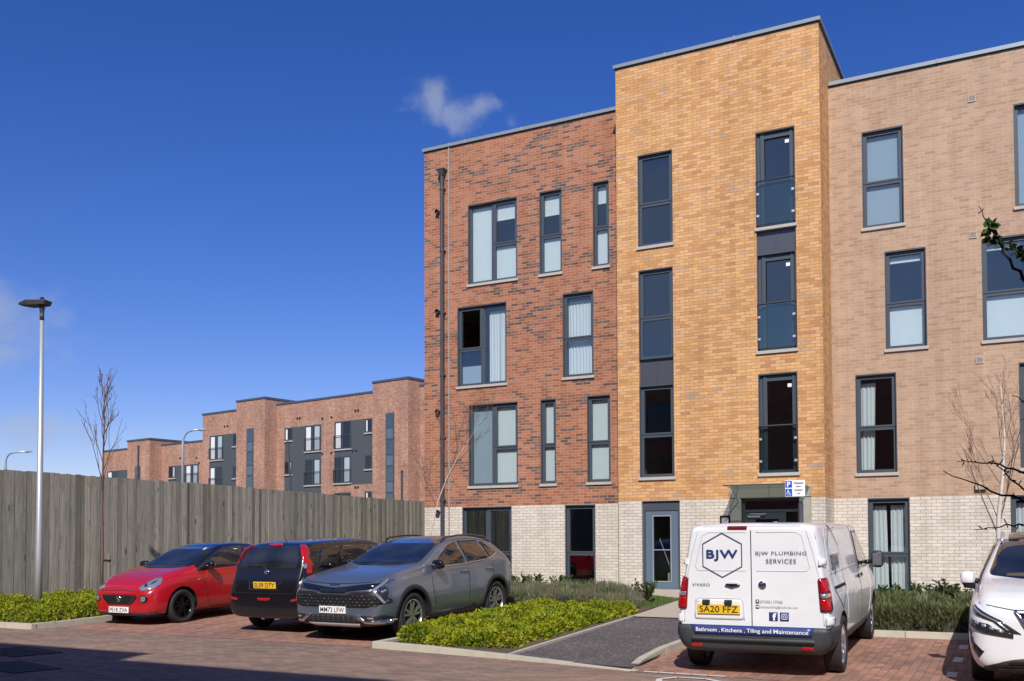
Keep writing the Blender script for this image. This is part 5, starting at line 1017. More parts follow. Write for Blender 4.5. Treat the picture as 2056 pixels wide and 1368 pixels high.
# ---- white crossover at the right edge
def build_white():
    y = 11.45 + 2.23
    c = Car('parked_car', 'white crossover facing the viewer, cut off by the right edge, with twin slit headlights', 'car', (.31, y, g(y)), -pi / 2 + .01, [
        (2.23, .56, .38, .64, .72, .46), (2.19, .80, .23, .78, .88, .62), (2.08, .895, .20, .89, .98, .72), (1.85, .92, .20, .96, 1.05, .76), (1.4, .918, .21, 1.0, 1.10, .79), (1.05, .918, .21, 1.01, 1.12, .78),
        (.90, .918, .21, 1.02, 1.15, .78), (.52, .918, .21, 1.03, 1.34, .72), (.14, .918, .21, 1.04, 1.53, .665), (-.2, .918, .21, 1.05, 1.60, .645), (-.8, .918, .21, 1.06, 1.625, .64), (-1.4, .918, .22, 1.09, 1.59, .625), (-1.8, .91, .24, 1.12, 1.48, .60),
        (-2.0, .88, .28, 1.12, 1.30, .60), (-2.12, .80, .32, .98, 1.08, .56), (-2.19, .62, .42, .76, .82, .45)], M['paint_white'], R=.36, wb=2.665, track=.79, ww=.225, arch=.05,
        extra_mats=(M['plastic'],), matfn=lambda k, x: 1 if k <= 1 else 0, pitch=.033)
    c.wheels(M['rim_silver'], 5, 'v')
    c.patch('windscreen', M['car_glass_op'], rnd([(-.73, 1.15), (-.4, 1.12), (.4, 1.12), (.73, 1.15), (.59, 1.535), (-.59, 1.535)], .06), 'front', .004)
    c.patch('roof_panel', M['paint_black'], rnd([(.02, -.52), (.02, .52), (-1.6, .50), (-1.6, -.50)], .08), 'top', .004, .1)
    for sd in ('left', 'right'):
        c.patch('side_window', M['side_glass_op'], rnd([(.66, 1.09), (.33, 1.27), (.03, 1.41), (-.30, 1.47), (-.34, 1.10)], .03), sd, .008)
        c.patch('side_window', M['side_glass_op'], rnd([(-.42, 1.10), (-.38, 1.52), (-1.3, 1.46), (-1.5, 1.2)], .03), sd, .008)
        c.patch('window_trim', M['gloss_black'], strip([(.80, 1.06), (.34, 1.315), (.03, 1.455), (-.4, 1.50), (-1.0, 1.49)], .02), sd, .010, step=.1)
        for ax in (1.3325, -1.3325): c.patch('arch_trim', M['plastic'], arch_ring(ax, .36, .41, .47), sd, .012, step=.09)
        c.patch('sill_trim', M['plastic'], [(.86, .36), (.84, .24), (-.86, .24), (-.88, .36)], sd, .014, step=.1)
        c.patch('door_gap', M['seam'], strip([(.80, 1.03), (.78, .8), (.70, .45), (.64, .30), (-.34, .30), (-.38, .55), (-.38, 1.08)], .010), sd, .003, skirt=.004, step=.08)
        sg_ = 1 if sd == 'left' else -1; rl = MB(); pts = []
        for x in (.0, -.15, -.6, -1.1, -1.45, -1.6): q, _ = c.hit(x, sg_ * .59, 'top', 0); pts.append(q + Vector((0, 0, .045 if x not in (.0, -1.6) else 0)))
        rl.tube(pts, .016, 8); rl.build('roof_rail', M['steel'], c.root, smooth=True)
    for sd in (1, -1):
        m_ = c.mirror(.70, .86, 1.10, M['paint_white'], sd, (.12, .075, .085)); MB().hexa([(.66, sd * .87, 1.0), (.78, sd * .87, .97), (.80, sd * .99, .99), (.66, sd * .99, .99), (.66, sd * .87, 1.05), (.80, sd * .87, 1.05), (.83, sd * 1.02, 1.055), (.66, sd * 1.02, 1.055)]).build('mirror_base', M['gloss_black'], m_, bevel=.01)
        f = (lambda p: p) if sd == 1 else flip
        d = c.patch('daytime_lamp', M['lens_dark'], f([(.875, .905), (.89, .87), (.78, .80), (.62, .745), (.50, .64), (.40, .63), (.56, .765), (.70, .83)]), 'front', .012, .03, yaw=(radians(38), 2.08, .80)); c.patch('lamp_strip', M['clear_lens'], f(strip([(.86, .88), (.74, .815), (.60, .755), (.50, .665)], .016)), 'front', .016, .04, parent=d, skirt=.004, yaw=(radians(38), 2.08, .80))
        h = c.patch('headlight', M['lens_dark'], f([(.895, .765), (.905, .70), (.70, .625), (.46, .585), (.46, .63), (.60, .675), (.66, .72)]), 'front', .014, .03, yaw=(radians(38), 2.08, .80))
        for q in (.56, .63, .70, .77): c.patch('lamp_cell', M['clear_lens'], f([(q - .02, .635 + (q - .56) * .35), (q + .02, .645 + (q - .56) * .35), (q + .02, .675 + (q - .56) * .35), (q - .02, .665 + (q - .56) * .35)]), 'front', .018, .03, parent=h, skirt=.004, yaw=(radians(38), 2.08, .80))
        c.patch('side_vent', M['gloss_black'], f([(.885, .655), (.85, .52), (.77, .44), (.74, .45), (.80, .36), (.86, .44)]), 'front', .010, .03)
        c.patch('v_trim', M['chrome'], f(strip([(.46, .86), (.36, .70), (.24, .48), (.10, .44)], .03)), 'front', .020, .04)
    gr = c.patch('grille', M['gloss_black'], [(-.44, .84), (.44, .84), (.28, .50), (.16, .42), (-.16, .42), (-.28, .50)], 'front', .010)
    for k in range(6): c.patch('grille_bar', M['chrome'], strip([(-.36 + k * .02, .80 - k * .05), (.36 - k * .02, .80 - k * .05)], .008), 'front', .014, .1, parent=gr, skirt=.004)
    c.patch('lower_bumper', M['plastic'], [(-.86, .24), (-.55, .345), (-.4, .37), (.4, .37), (.55, .345), (.86, .24), (.8, .21), (-.8, .21)], 'front', .010)
    for k in range(3): c.patch('bumper_bar', M['gloss_black'], strip([(-.62 + k * .05, .265 + k * .03), (-.1, .29 + k * .025), (.1, .29 + k * .025), (.62 - k * .05, .265 + k * .03)], .012), 'front', .018, .08)
    c.patch('bonnet_gap', M['seam'], strip([(-.80, .925), (-.48, .87), (.48, .87), (.80, .925)], .009), 'front', .003, skirt=.003, step=.08)
build_white()

# ---- white plumbing van
def build_van():
    xr = 11.42; y = xr + 2.44
    h_ = lambda a: (a - .085) * 1.035; v_ = lambda z: 1.57 + (z - 1.57) * 1.02
    c = Car('plumbing_van', 'white plumbing van seen from behind, blue lettering and red lamps on its doors', 'van', (-2.92, y, g(y) + .01), pi / 2 + .035, [
        (-2.44, .82, .48, 1.02, 1.72, .68), (-2.425, .85, .36, 1.03, 1.745, .70), (-2.38, .872, .31, 1.03, 1.775, .72), (-2.28, .888, .29, 1.03, 1.79, .735), (-2.0, .905, .27, 1.03, 1.79, .745), (-1.2, .925, .26, 1.03, 1.78, .755), (0, .93, .25, 1.03, 1.76, .755), (.7, .93, .25, 1.03, 1.74, .75),
        (1.1, .935, .25, 1.03, 1.74, .73), (1.45, .945, .25, 1.03, 1.62, .72), (1.75, .94, .25, 1.03, 1.36, .74), (1.98, .93, .25, 1.0, 1.18, .76), (2.2, .90, .26, .92, 1.05, .72), (2.38, .84, .28, .80, .92, .64), (2.48, .72, .34, .68, .76, .54), (2.52, .55, .42, .58, .62, .42)],
        M['paint_white'], R=.335, wb=3.275, track=.81, ww=.215, arch=.055, extra_mats=(M['plastic'],), matfn=lambda k, x: 0, group='parked cars', pitch=-.030, sub=3, sq=1)
    c.wheels(M['rim_silver'], 7, 'y')
    rear = 'rear'
    def RP(name, mat, pts, off=.006, **k): return c.patch(name, M[mat], pts, rear, off, k.pop('step', .05), **k)
    bump = RP('rear_bumper', 'bumper', rnd([(-.84, .60), (.84, .60), (.85, .45), (.82, .33), (-.82, .33), (-.85, .45)], .04), .05, step=.06, skirt=.06, cap=.10)
    c.patch('bumper_side', M['bumper'], rnd([(-2.46, .60), (-1.98, .60), (-2.02, .34), (-2.46, .32)], .03), 'left', .03, .05); c.patch('bumper_side', M['bumper'], rnd([(-2.46, .60), (-1.98, .60), (-2.02, .34), (-2.46, .32)], .03), 'right', .03, .05)
    bs = RP('bumper_step', 'bumper', rnd([(-.70, .47), (.70, .47), (.70, .43), (-.70, .43)], .01), .075, parent=bump, step=.1)
    for a in (-.64, .62): RP('bumper_reflector', 'red_lens', rnd([(a - .06, .395), (a + .06, .395), (a + .06, .365), (a - .06, .365)], .008), .058, parent=bump)
    # the two doors: seam, outline grooves and the printed band
    RP('door_gap', 'seam', strip([(.0, 1.80), (.0, .60)], .010), .003, skirt=.003)
    RP('door_gap', 'groove', strip([(-.80, .62), (-.79, 1.0), (-.69, 1.45), (-.62, 1.70), (-.55, 1.745), (.55, 1.745), (.62, 1.70), (.69, 1.45), (.79, 1.0), (.80, .62)], .009), .003, skirt=.003)
    for sd in (1, -1):
        f = (lambda p: p) if sd == 1 else flip
        RP('door_swage', 'groove', f(strip([(.06, 1.68), (.50, 1.68), (.57, 1.64), (.655, 1.28), (.62, 1.235), (.06, 1.235)], .008)), .003, skirt=.003)
        RP('hinge', 'paint_white', f(rnd([(.74, 1.375), (.86, 1.375), (.86, 1.30), (.74, 1.30)], .01)), .03, skirt=.045, yaw=(radians(35), -2.40, .80)); RP('hinge', 'paint_white', f(rnd([(.80, .72), (.92, .72), (.92, .63), (.80, .63)], .01)), .03, skirt=.045, yaw=(radians(35), -2.38, .86))
        t = RP('tail_light', 'dark_red_lens', rnd(f([(.735, 1.155), (.84, 1.165), (.875, 1.12), (.895, .80), (.86, .775), (.755, .785)]), .02), .020, step=.03, yaw=(radians(35), -2.40, .82))
        for (za, zb, m_) in ((1.00, 1.135, 'red_lens'), (.935, .985, 'clear_lens'), (.80, .92, 'red_lens')):
            RP('lamp_cell', m_, rnd(f([(.755, zb), (.85 + (1.13 - zb) * .05, zb), (.858 + (1.13 - zb) * .05, za), (.765, za)]), .015), .027, step=.03, parent=t, skirt=.006, yaw=(radians(35), -2.40, .82))
        RP('lamp_cell', 'amber_lens', rnd(f([(.82, .978), (.865, .978), (.868, .942), (.82, .942)]), .008), .030, step=.03, parent=t, skirt=.004, yaw=(radians(35), -2.40, .82))
    band = RP('printed_band', 'navy', [(-.71, .605), (.70, .605), (.67, .495), (-.66, .495)], .056, step=.08, skirt=.003)
    band.parent = bump
    RP('plate_recess', 'groove_white', rnd([(-.66, .905), (-.11, .905), (-.09, .66), (-.68, .66)], .04), .002, step=.06)
    RP('plate_recess_edge', 'groove', strip([(-.67, .70), (-.66, .895), (-.62, .91), (-.14, .91), (-.10, .88), (-.09, .66)], .010), .004, skirt=.003)
    RP('high_brake_light', 'dark_red_lens', rnd([(-.27, 1.745), (-.04, 1.745), (-.04, 1.715), (-.27, 1.715)], .012), .012)
    hb = RP('door_handle', 'groove', circ(-.215, 1.075, .085, .036), .008, step=.03); RP('handle_grip', 'gloss_black', [(-.305, 1.07), (-.22, 1.045), (-.13, 1.07), (-.15, 1.085), (-.28, 1.085)], .03, step=.03, parent=hb)
    for a in (-.53, -.27): RP('plate_lamp', 'plastic', rnd([(a - .045, .895), (a + .045, .895), (a + .04, .83), (a - .04, .83)], .01), .03, step=.04)
    c.plate('SA20 FFZ', M['yellow_plate'], rear, -.385, .785, w=.50, h=.113, off=.022, tilt=.05)
    hx, hz = -.335, 1.415; hp = [(hx, hz + .265), (hx + .235, hz + .135), (hx + .235, hz - .135), (hx, hz - .265), (hx - .235, hz - .135), (hx - .235, hz + .135)]
    b = MB(); rr = [(hx + (p[0] - hx) * .945, hz + (p[1] - hz) * .945) for p in hp]
    for i in range(6):
        j = (i + 1) % 6
        for k in range(8):
            t0, t1 = k / 8, (k + 1) / 8; L_ = lambda A, B_, t: (A[0] + (B_[0] - A[0]) * t, A[1] + (B_[1] - A[1]) * t)
            q = [L_(hp[i], hp[j], t0), L_(hp[i], hp[j], t1), L_(rr[i], rr[j], t1), L_(rr[i], rr[j], t0)]; b.quad(*[tuple(c.hit(p[0], p[1], rear, .007)[0]) for p in q])
    b.build('hexagon_logo', M['slate_ink'], c.root)
    c.text('lettering', 'BJW', M['navy'], rear, hx, hz, width=.37, height=.128, bold=.022, spacing=1.1)
    c.text('lettering', 'BJW PLUMBING', M['slate_ink'], rear, .34, 1.435, width=.57, height=.052, bold=.0, spacing=1.1); c.text('lettering', 'SERVICES', M['slate_ink'], rear, .34, 1.35, width=.335, height=.052, bold=.0, spacing=1.1)
    c.text('model_badge', 'VIVARO', M['slate_ink'], rear, -.59, 1.07, width=.21, height=.034, bold=.0, spacing=1.1)
    bd = c.patch('badge', M['chrome'], circ(.125, 1.075, .046), rear, .012, .03); c.patch('badge_inner', M['lens_dark'], circ(.125, 1.075, .036), rear, .014, .03, parent=bd, skirt=.003); c.patch('badge_emblem', M['chrome'], strip([(.10, 1.09), (.128, 1.092), (.12, 1.06), (.152, 1.055)], .013), rear, .017, .03, parent=bd, skirt=.003)
    for zz, tx, w_, kind in ((.885, '07590117948', .25, 0), (.825, 'bjwplumbing@outlook.com', .42, 1)):
        ic = RP('contact_icon', 'slate_ink', rnd([(.045, zz + .021), (.087, zz + .021), (.087, zz - .021), (.045, zz - .021)], .006), .007, skirt=.003)
        RP('icon_mark', 'white', rnd([(.058, zz + .012), (.074, zz + .012), (.074, zz - .012), (.058, zz - .012)], .004) if kind == 0 else [(.051, zz + .011), (.066, zz), (.081, zz + .011), (.081, zz - .011), (.051, zz - .011)], .009, parent=ic, skirt=.002)
        c.text('lettering', tx, M['grey_ink'], rear, .10 + w_ / 2, zz, width=w_, height=.032, bold=.0)
    fbk = RP('social_icon', 'navy', rnd([(.195, .765), (.293, .765), (.293, .667), (.195, .667)], .006), .007, skirt=.003); c.text('lettering', 'f', M['white'], rear, .255, .713, height=.085, bold=.05, parent=fbk)
    ig = RP('social_icon', 'navy', rnd([(.318, .765), (.416, .765), (.416, .667), (.318, .667)], .006), .007, skirt=.003)
    ring_ = rnd([(.334, .749), (.400, .749), (.400, .683), (.334, .683)], .018)
    b = MB(); N = len(ring_)
    for i in range(N):
        p, q = ring_[i], ring_[(i + 1) % N]; pi_ = (.367 + (p[0] - .367) * .82, .716 + (p[1] - .716) * .82); qi = (.367 + (q[0] - .367) * .82, .716 + (q[1] - .716) * .82)
        b.quad(*[tuple(c.hit(s_[0], s_[1], rear, .0095)[0]) for s_ in (p, q, qi, pi_)])
    for i in range(20):
        t0, t1 = 2 * pi * i / 20, 2 * pi * (i + 1) / 20; b.quad(*[tuple(c.hit(.367 + r_ * cos(t), .716 + r_ * sin(t), rear, .0095)[0]) for r_, t in ((.017, t0), (.017, t1), (.011, t1), (.011, t0))])
    b.build('icon_mark', M['white'], ig)
    for wd, a0, a1, hh, dz in (('Bathroom', 195, 370, .046, 0), (',', 388, 394, .016, -.022), ('Kitchens', 410, 578, .046, 0), (',', 595, 601, .016, -.022), ('Tiling', 617, 725, .058, -.006), ('and', 740, 815, .046, 0), ('Maintenance', 832, 1105, .046, 0)):
        X_ = lambda a: -.645 + (a - 195) / 910 * 1.28
        c.text('lettering', wd, M['white'], rear, (X_(a0) + X_(a1)) / 2, .550 + dz, width=X_(a1) - X_(a0), height=hh, bold=.01, off=.064, parent=bump)
    # side: right flank faces the camera obliquely
    for sd in ('right', 'left'):
        c.patch('door_gap', M['groove'], strip([(-1.15, 1.74), (-1.18, 1.2), (-1.2, .60), (-1.05, .34)], .012), sd, .003, skirt=.004, step=.1)
        c.patch('door_gap', M['seam'], strip([(.25, 1.78), (.24, 1.05), (.18, .6), (.2, .30)], .014), sd, .003, skirt=.004, step=.1)
        c.patch('door_gap', M['groove'], strip([(1.28, 1.1), (1.26, .8), (1.1, .5), (1.0, .30)], .012), sd, .003, skirt=.004, step=.1)
        c.patch('panel_swage', M['groove'], strip([(-2.2, 1.19), (-1.22, 1.19), (.2, 1.19)], .012), sd, .003, skirt=.004, step=.15)
        c.patch('panel_outline', M['groove'], strip([(-2.15, 1.24), (-2.05, 1.66), (-1.95, 1.70), (-1.2, 1.71)], .010), sd, .003, skirt=.004, step=.1)
        c.patch('sliding_rail', M['seam'], strip([(-2.0, 1.02), (-1.22, 1.02)], .035), sd, .006, skirt=.004, step=.1)
        c.patch('side_window', M['side_glass_op'], rnd([(.36, 1.12), (.40, 1.64), (.95, 1.62), (1.55, 1.24), (1.6, 1.10)], .05), sd, .008)
        c.patch('door_handle', M['gloss_black'], rnd([(.02, 1.01), (.02, 1.05), (.18, 1.05), (.18, 1.01)], .015), sd, .03); c.patch('door_handle', M['gloss_black'], rnd([(.32, 1.01), (.32, 1.05), (.48, 1.05), (.48, 1.01)], .015), sd, .03)
        c.patch('sill_trim', M['bumper'], [(-1.16, .44), (-1.12, .27), (1.05, .27), (1.1, .44)], sd, .012, step=.1)
    c.text('lettering', 'BJW', M['slate_ink'], 'right', -1.62, 1.28, width=.62, height=.24, bold=.03, off=.007)
    b = MB(); hx, hz = -1.62, 1.25; hp = [(hx, hz + .50), (hx + .42, hz + .25), (hx + .42, hz - .25), (hx, hz - .50), (hx - .42, hz - .25), (hx - .42, hz + .25)]
    for i in range(6):
        j = (i + 1) % 6
        for k in range(10):
            t0, t1 = k / 10, (k + 1) / 10; A, B_ = hp[i], hp[j]; sc_ = lambda p: (hx + (p[0] - hx) * .955, hz + (p[1] - hz) * .955); L_ = lambda t: (A[0] + (B_[0] - A[0]) * t, A[1] + (B_[1] - A[1]) * t)
            b.quad(*[tuple(c.hit(p[0], p[1], 'right', .007)[0]) for p in (L_(t0), L_(t1), sc_(L_(t1)), sc_(L_(t0)))])
    b.build('hexagon_logo', M['slate_ink'], c.root)
    c.mirror(1.30, .93, 1.20, M['plastic'], -1, (.09, .085, .125)); c.mirror(1.30, .93, 1.20, M['plastic'], 1, (.09, .085, .125))
    c.patch('windscreen', M['car_glass_op'], rnd([(-.74, 1.28), (.74, 1.28), (.64, 1.70), (-.64, 1.70)], .06), 'front', .004)
    RP('roof_gutter', 'groove', strip([(-.72, 1.60), (-.68, 1.755), (-.60, 1.79), (.60, 1.79), (.68, 1.755), (.72, 1.60)], .006), .002, skirt=.002)
M['bumper'] = plain('scuffed_bumper', (.045, .050, .056), .55, var=.35, vs=7, bump=.1)
M['groove'] = plain('panel_groove', (.55, .56, .58), .6)
M['groove_white'] = plain('recess_paint', (.74, .75, .77), .35)
build_van()
# ================================================================= planting
def npmesh(name, V, F, mi, mats, parent=None):
    me = bpy.data.meshes.new(name); me.from_pydata(V.tolist(), [], F.tolist()); me.polygons.foreach_set('material_index', mi.astype(np.int32)); me.update(); return link(name, me, mats, parent)
def hedge(name, label, cat, mounds, n, seed, size=.027, mats=('hedge', 'hedge_dark'), aspect=.42, dark=.17, group=None):
    rs = np.random.RandomState(seed); m = np.array(mounds, float)   # x, y, r, h, ground z
    w = m[:, 2] ** 2 + .8 * m[:, 2] * m[:, 3]; k = rs.choice(len(m), n, p=w / w.sum()); mm = m[k]
    th = rs.rand(n) * 2 * pi; ct = rs.rand(n) ** .8; st = np.sqrt(1 - ct ** 2)
    nr = np.stack([np.cos(th) * st, np.sin(th) * st, ct], 1); rad = .86 + .18 * rs.rand(n) + .10 * np.sin(7 * th + 9 * ct + k) * np.sin(5 * ct * 3 + k * 2)
    P = np.stack([mm[:, 0] + nr[:, 0] * mm[:, 2] * rad, mm[:, 1] + nr[:, 1] * mm[:, 2] * rad, mm[:, 4] + nr[:, 2] * mm[:, 3] * rad], 1)
    # drop leaves buried in another mound
    keep = np.ones(n, bool)
    for j, (x, y, r, h, z) in enumerate(mounds):
        d = ((P[:, 0] - x) / r) ** 2 + ((P[:, 1] - y) / r) ** 2 + ((P[:, 2] - z) / h) ** 2; keep &= ~((d < .78) & (k != j))
    P, nr = P[keep], nr[keep]; n = len(P)
    V, F, MI = [], [], []; base = 0
    for t in range(2):
        a = rs.randn(n, 3) * .55 + nr; a /= np.linalg.norm(a, axis=1)[:, None]; b_ = np.cross(a, rs.randn(n, 3)); b_ /= np.linalg.norm(b_, axis=1)[:, None]
        s = (size * (.6 + .8 * rs.rand(n)))[:, None]; q = P + rs.randn(n, 3) * .012
        v = np.stack([q - b_ * s * aspect, q + b_ * s * aspect, q + a * s * 1.3 + b_ * s * .15, q + a * s * 1.1 - b_ * s * aspect * .9], 1).reshape(-1, 3)
        V.append(v); F.append((np.arange(n)[:, None] * 4 + np.arange(4)[None]) + base); base += 4 * n; MI.append((rs.rand(n) < dark).astype(int))
    V = np.concatenate(V); F = np.concatenate(F); MI = np.concatenate(MI); V[:, 2] = np.maximum(V[:, 2], .03)
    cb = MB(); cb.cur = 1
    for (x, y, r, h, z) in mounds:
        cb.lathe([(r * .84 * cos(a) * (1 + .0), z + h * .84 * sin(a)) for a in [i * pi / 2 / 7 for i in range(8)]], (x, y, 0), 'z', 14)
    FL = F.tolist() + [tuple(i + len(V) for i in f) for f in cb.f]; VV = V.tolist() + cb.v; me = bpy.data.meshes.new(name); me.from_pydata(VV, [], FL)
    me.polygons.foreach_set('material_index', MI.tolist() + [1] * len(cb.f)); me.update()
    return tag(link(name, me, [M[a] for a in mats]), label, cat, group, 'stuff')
R0 = random.Random(11)
md = []
y = 12.25
for i in range(95):
    x, yy = R0.uniform(-8.25, -6.75), R0.uniform(12.35, 17.4)
    xl = -8.3 + (.35 if yy < 12.7 else 0)
    if x < xl or (yy < 12.55 and x < -8.0): continue
    r = R0.uniform(.20, .40); h = R0.uniform(.15, .31) - .012 * (yy - 12.3); md.append((x, yy, r, h, g(yy) + .05))
for yy in np.arange(12.5, 17.4, .33): md.append((-6.72 + R0.uniform(-.08, .04), float(yy), .24, .17, g(yy) + .05)); md.append((-8.22 + R0.uniform(-.04, .04), float(yy), .24, .27 - .01 * (yy - 12.5), g(yy) + .05))
for xx in np.arange(-8.0, -6.7, .3): md.append((float(xx), 12.42 + R0.uniform(-.02, .10), .22, R0.uniform(.12, .24), .05))
hedge('hedge_bed', 'mounded yellow-green hedge plants in the kerbed bed between the grey car and the path', 'hedge', md, 80000, 3)
md = []
for i in range(100):
    x, yy = R0.uniform(-19.7, -16.45), R0.uniform(12.4, 15.4); md.append((x, yy, R0.uniform(.22, .42), R0.uniform(.18, .37), g(yy) + .05))
for xx in np.arange(-19.8, -16.3, .34): md.append((float(xx), 12.28 + R0.uniform(-.06, .05), .25, R0.uniform(.18, .3), .05))
for yy in np.arange(12.4, 15.6, .33): md.append((-16.42 + R0.uniform(-.05, .04), float(yy), .24, .27, g(yy) + .05))
hedge('hedge_bed', 'mounded yellow-green hedge plants in the kerbed bed below the lamp post', 'hedge', md, 80000, 5)
def stalks(name, label, cat, clumps, n, seed, mats, L=.42, w=.008, spread=.55, group=None, leaves=True):
    rs = np.random.RandomState(seed); m = np.array(clumps, float); k = rs.choice(len(m), n, p=m[:, 2] ** 2 / (m[:, 2] ** 2).sum()); mm = m[k]
    th = rs.rand(n) * 2 * pi; u = np.sqrt(rs.rand(n)); r0 = u * mm[:, 2] * .7
    B = np.stack([mm[:, 0] + np.cos(th) * r0, mm[:, 1] + np.sin(th) * r0, mm[:, 4]], 1); fr = rs.rand(n) ** .6
    B[:, 2] += mm[:, 3] * .75 * fr * np.sqrt(np.maximum(0, 1 - (u * .85) ** 2)); B[:, :2] += np.stack([np.cos(th), np.sin(th)], 1) * (mm[:, 2] * .25 * u)[:, None]
    d = np.stack([np.cos(th) * u * spread + rs.randn(n) * .22, np.sin(th) * u * spread + rs.randn(n) * .22, np.ones(n)], 1); d /= np.linalg.norm(d, axis=1)[:, None]
    l = (mm[:, 3] * L * (.5 + .8 * rs.rand(n)))[:, None]; T = B + d * l; sd = np.cross(d, rs.randn(n, 3)); sd /= np.linalg.norm(sd, axis=1)[:, None]; sd *= w * (.6 + .8 * rs.rand(n))[:, None]
    M_ = (B + T) / 2
    V = np.stack([B, M_ + sd, T, M_ - sd], 1).reshape(-1, 3); F = np.arange(n)[:, None] * 4 + np.arange(4)[None]; MI = (rs.rand(n) < .22).astype(int)
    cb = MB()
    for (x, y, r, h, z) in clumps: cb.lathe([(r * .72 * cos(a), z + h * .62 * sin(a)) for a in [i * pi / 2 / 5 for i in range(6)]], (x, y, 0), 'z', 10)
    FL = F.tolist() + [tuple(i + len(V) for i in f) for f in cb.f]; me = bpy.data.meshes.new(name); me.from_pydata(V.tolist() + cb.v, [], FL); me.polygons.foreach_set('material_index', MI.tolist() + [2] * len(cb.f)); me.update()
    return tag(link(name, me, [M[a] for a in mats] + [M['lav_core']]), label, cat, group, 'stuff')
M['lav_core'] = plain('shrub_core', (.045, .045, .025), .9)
cl = []
for i in range(95):
    x, yy = R0.uniform(-11.2, -6.75), R0.uniform(17.3, 20.2)
    if x > -6.3 - (yy - 17) * .28 - .4: continue
    cl.append((x, yy, R0.uniform(.28, .42), R0.uniform(.30, .44), g(yy) + .05))
for yy in np.arange(17.5, 19.0, .3): cl.append((-6.75 - (yy - 17) * .22, float(yy), .3, .30, g(yy) + .05))
stalks('lavender_bed', 'grey-green lavender bushes in the bed in front of the white brick wall', 'lavender', cl, 52000, 8, ('lavender', 'lavender_dry'), L=.36)
cl = []
for i in range(90): yy = R0.uniform(16.1, 18.3); cl.append((R0.uniform(-4.2, 1.6), yy, R0.uniform(.28, .42), R0.uniform(.42, .58), g(yy) + .05))
for xx in np.arange(-4.1, 1.6, .34): cl.append((float(xx), 16.2, .3, .5, g(16.2) + .05))
stalks('lavender_bed', 'olive-green lavender bushes in the kerbed bed between the van and the white crossover', 'lavender', cl, 60000, 9, ('olive', 'lavender'), L=.24, w=.011, spread=1.1)
def leafy(name, label, spots, n, seed, L=.075, group=None, cat='shrub'):
    for i, (x, y, r, h) in enumerate(spots):
        rs = random.Random(seed + i); t = empty(name, (x, y, g(y) + .05)); tag(t, label[i] if isinstance(label, list) else label, cat, group)
        sb = MB(); lb = MB()
        for s_ in range(14):
            a = rs.uniform(0, 2 * pi); rr = r * rs.uniform(.2, .9); hh = h * rs.uniform(.7, 1.0); p = [(0, 0, 0), (cos(a) * rr * .5, sin(a) * rr * .5, hh * .5), (cos(a) * rr, sin(a) * rr, hh)]; sb.tube(p, [.012, .008, .004], 4)
            for q in range(n):
                f = rs.uniform(.25, 1.02); P = Vector((cos(a) * rr * f, sin(a) * rr * f, hh * f)); d = Vector((rs.gauss(0, 1) + cos(a) * .5, rs.gauss(0, 1) + sin(a) * .5, rs.uniform(.1, 1.3))).normalized(); sd = d.cross(Vector((rs.gauss(0, 1), rs.gauss(0, 1), rs.gauss(0, 1)))).normalized() * L * .24; l = L * rs.uniform(.7, 1.3)
                lb.quad(P, P + d * l * .5 + sd, P + d * l, P + d * l * .5 - sd)
        sb.build('stem', M['twig'], t); lb.build('foliage', M['shrub'], t)
sp = [(-2.25, 19.0, .40, .46), (-1.85, 18.9, .45, .52), (-1.4, 19.1, .45, .52), (-1.0, 18.9, .5, .60), (-.7, 18.6, .4, .48)]
leafy('leafy_shrub', ['glossy shrub behind the lavender, nearest the plumbing van', 'glossy shrub behind the lavender, second from the plumbing van', 'glossy shrub behind the lavender, middle of the five', 'tallest glossy shrub behind the lavender, second from the white crossover', 'low glossy shrub behind the lavender, nearest the white crossover'], sp, 42, 30, group='glossy shrubs right of the van')
sp = [(-11.0, 21.4, .42, .36), (-10.5, 21.3, .45, .42), (-9.9, 21.4, .40, .38), (-9.2, 21.5, .35, .28)]
leafy('leafy_shrub', ['dark-leaved shrub at the white brick wall, nearest the grey crossover', 'dark-leaved shrub at the white brick wall, second from the grey crossover', 'dark-leaved shrub in front of the narrower ground-floor window', 'smallest dark-leaved shrub at the wall, nearest the stair door'], sp, 36, 50, group='dark shrubs behind the lavender')
leafy('leafy_shrub', 'small rounded shrub alone beside the slab path below the stair door', [(-6.98, 19.35, .36, .50)], 60, 70, L=.06)
rs = np.random.RandomState(4); n = 9000; gx = rs.uniform(-8.3, -6.5, n); gy = rs.uniform(18.4, 21.6, n); ok = gx < -6.55 - (gy - 20.2).clip(0) * 1.2; gx, gy = gx[ok], gy[ok]; n = len(gx)
B = np.stack([gx, gy, .035 * (gy - 12.5) + .045], 1); a = rs.rand(n) * 2 * pi; sd = np.stack([np.cos(a), np.sin(a), np.zeros(n)], 1) * .006; T = B + np.stack([rs.randn(n) * .02, rs.randn(n) * .02, .03 + .04 * rs.rand(n)], 1)
V = np.stack([B - sd, B + sd, T], 1).reshape(-1, 3); tag(npmesh('grass', V, np.arange(n * 3).reshape(-1, 3), np.zeros(n), M['grass']), 'short green grass patch beside the slab path', 'grass', kind='stuff')

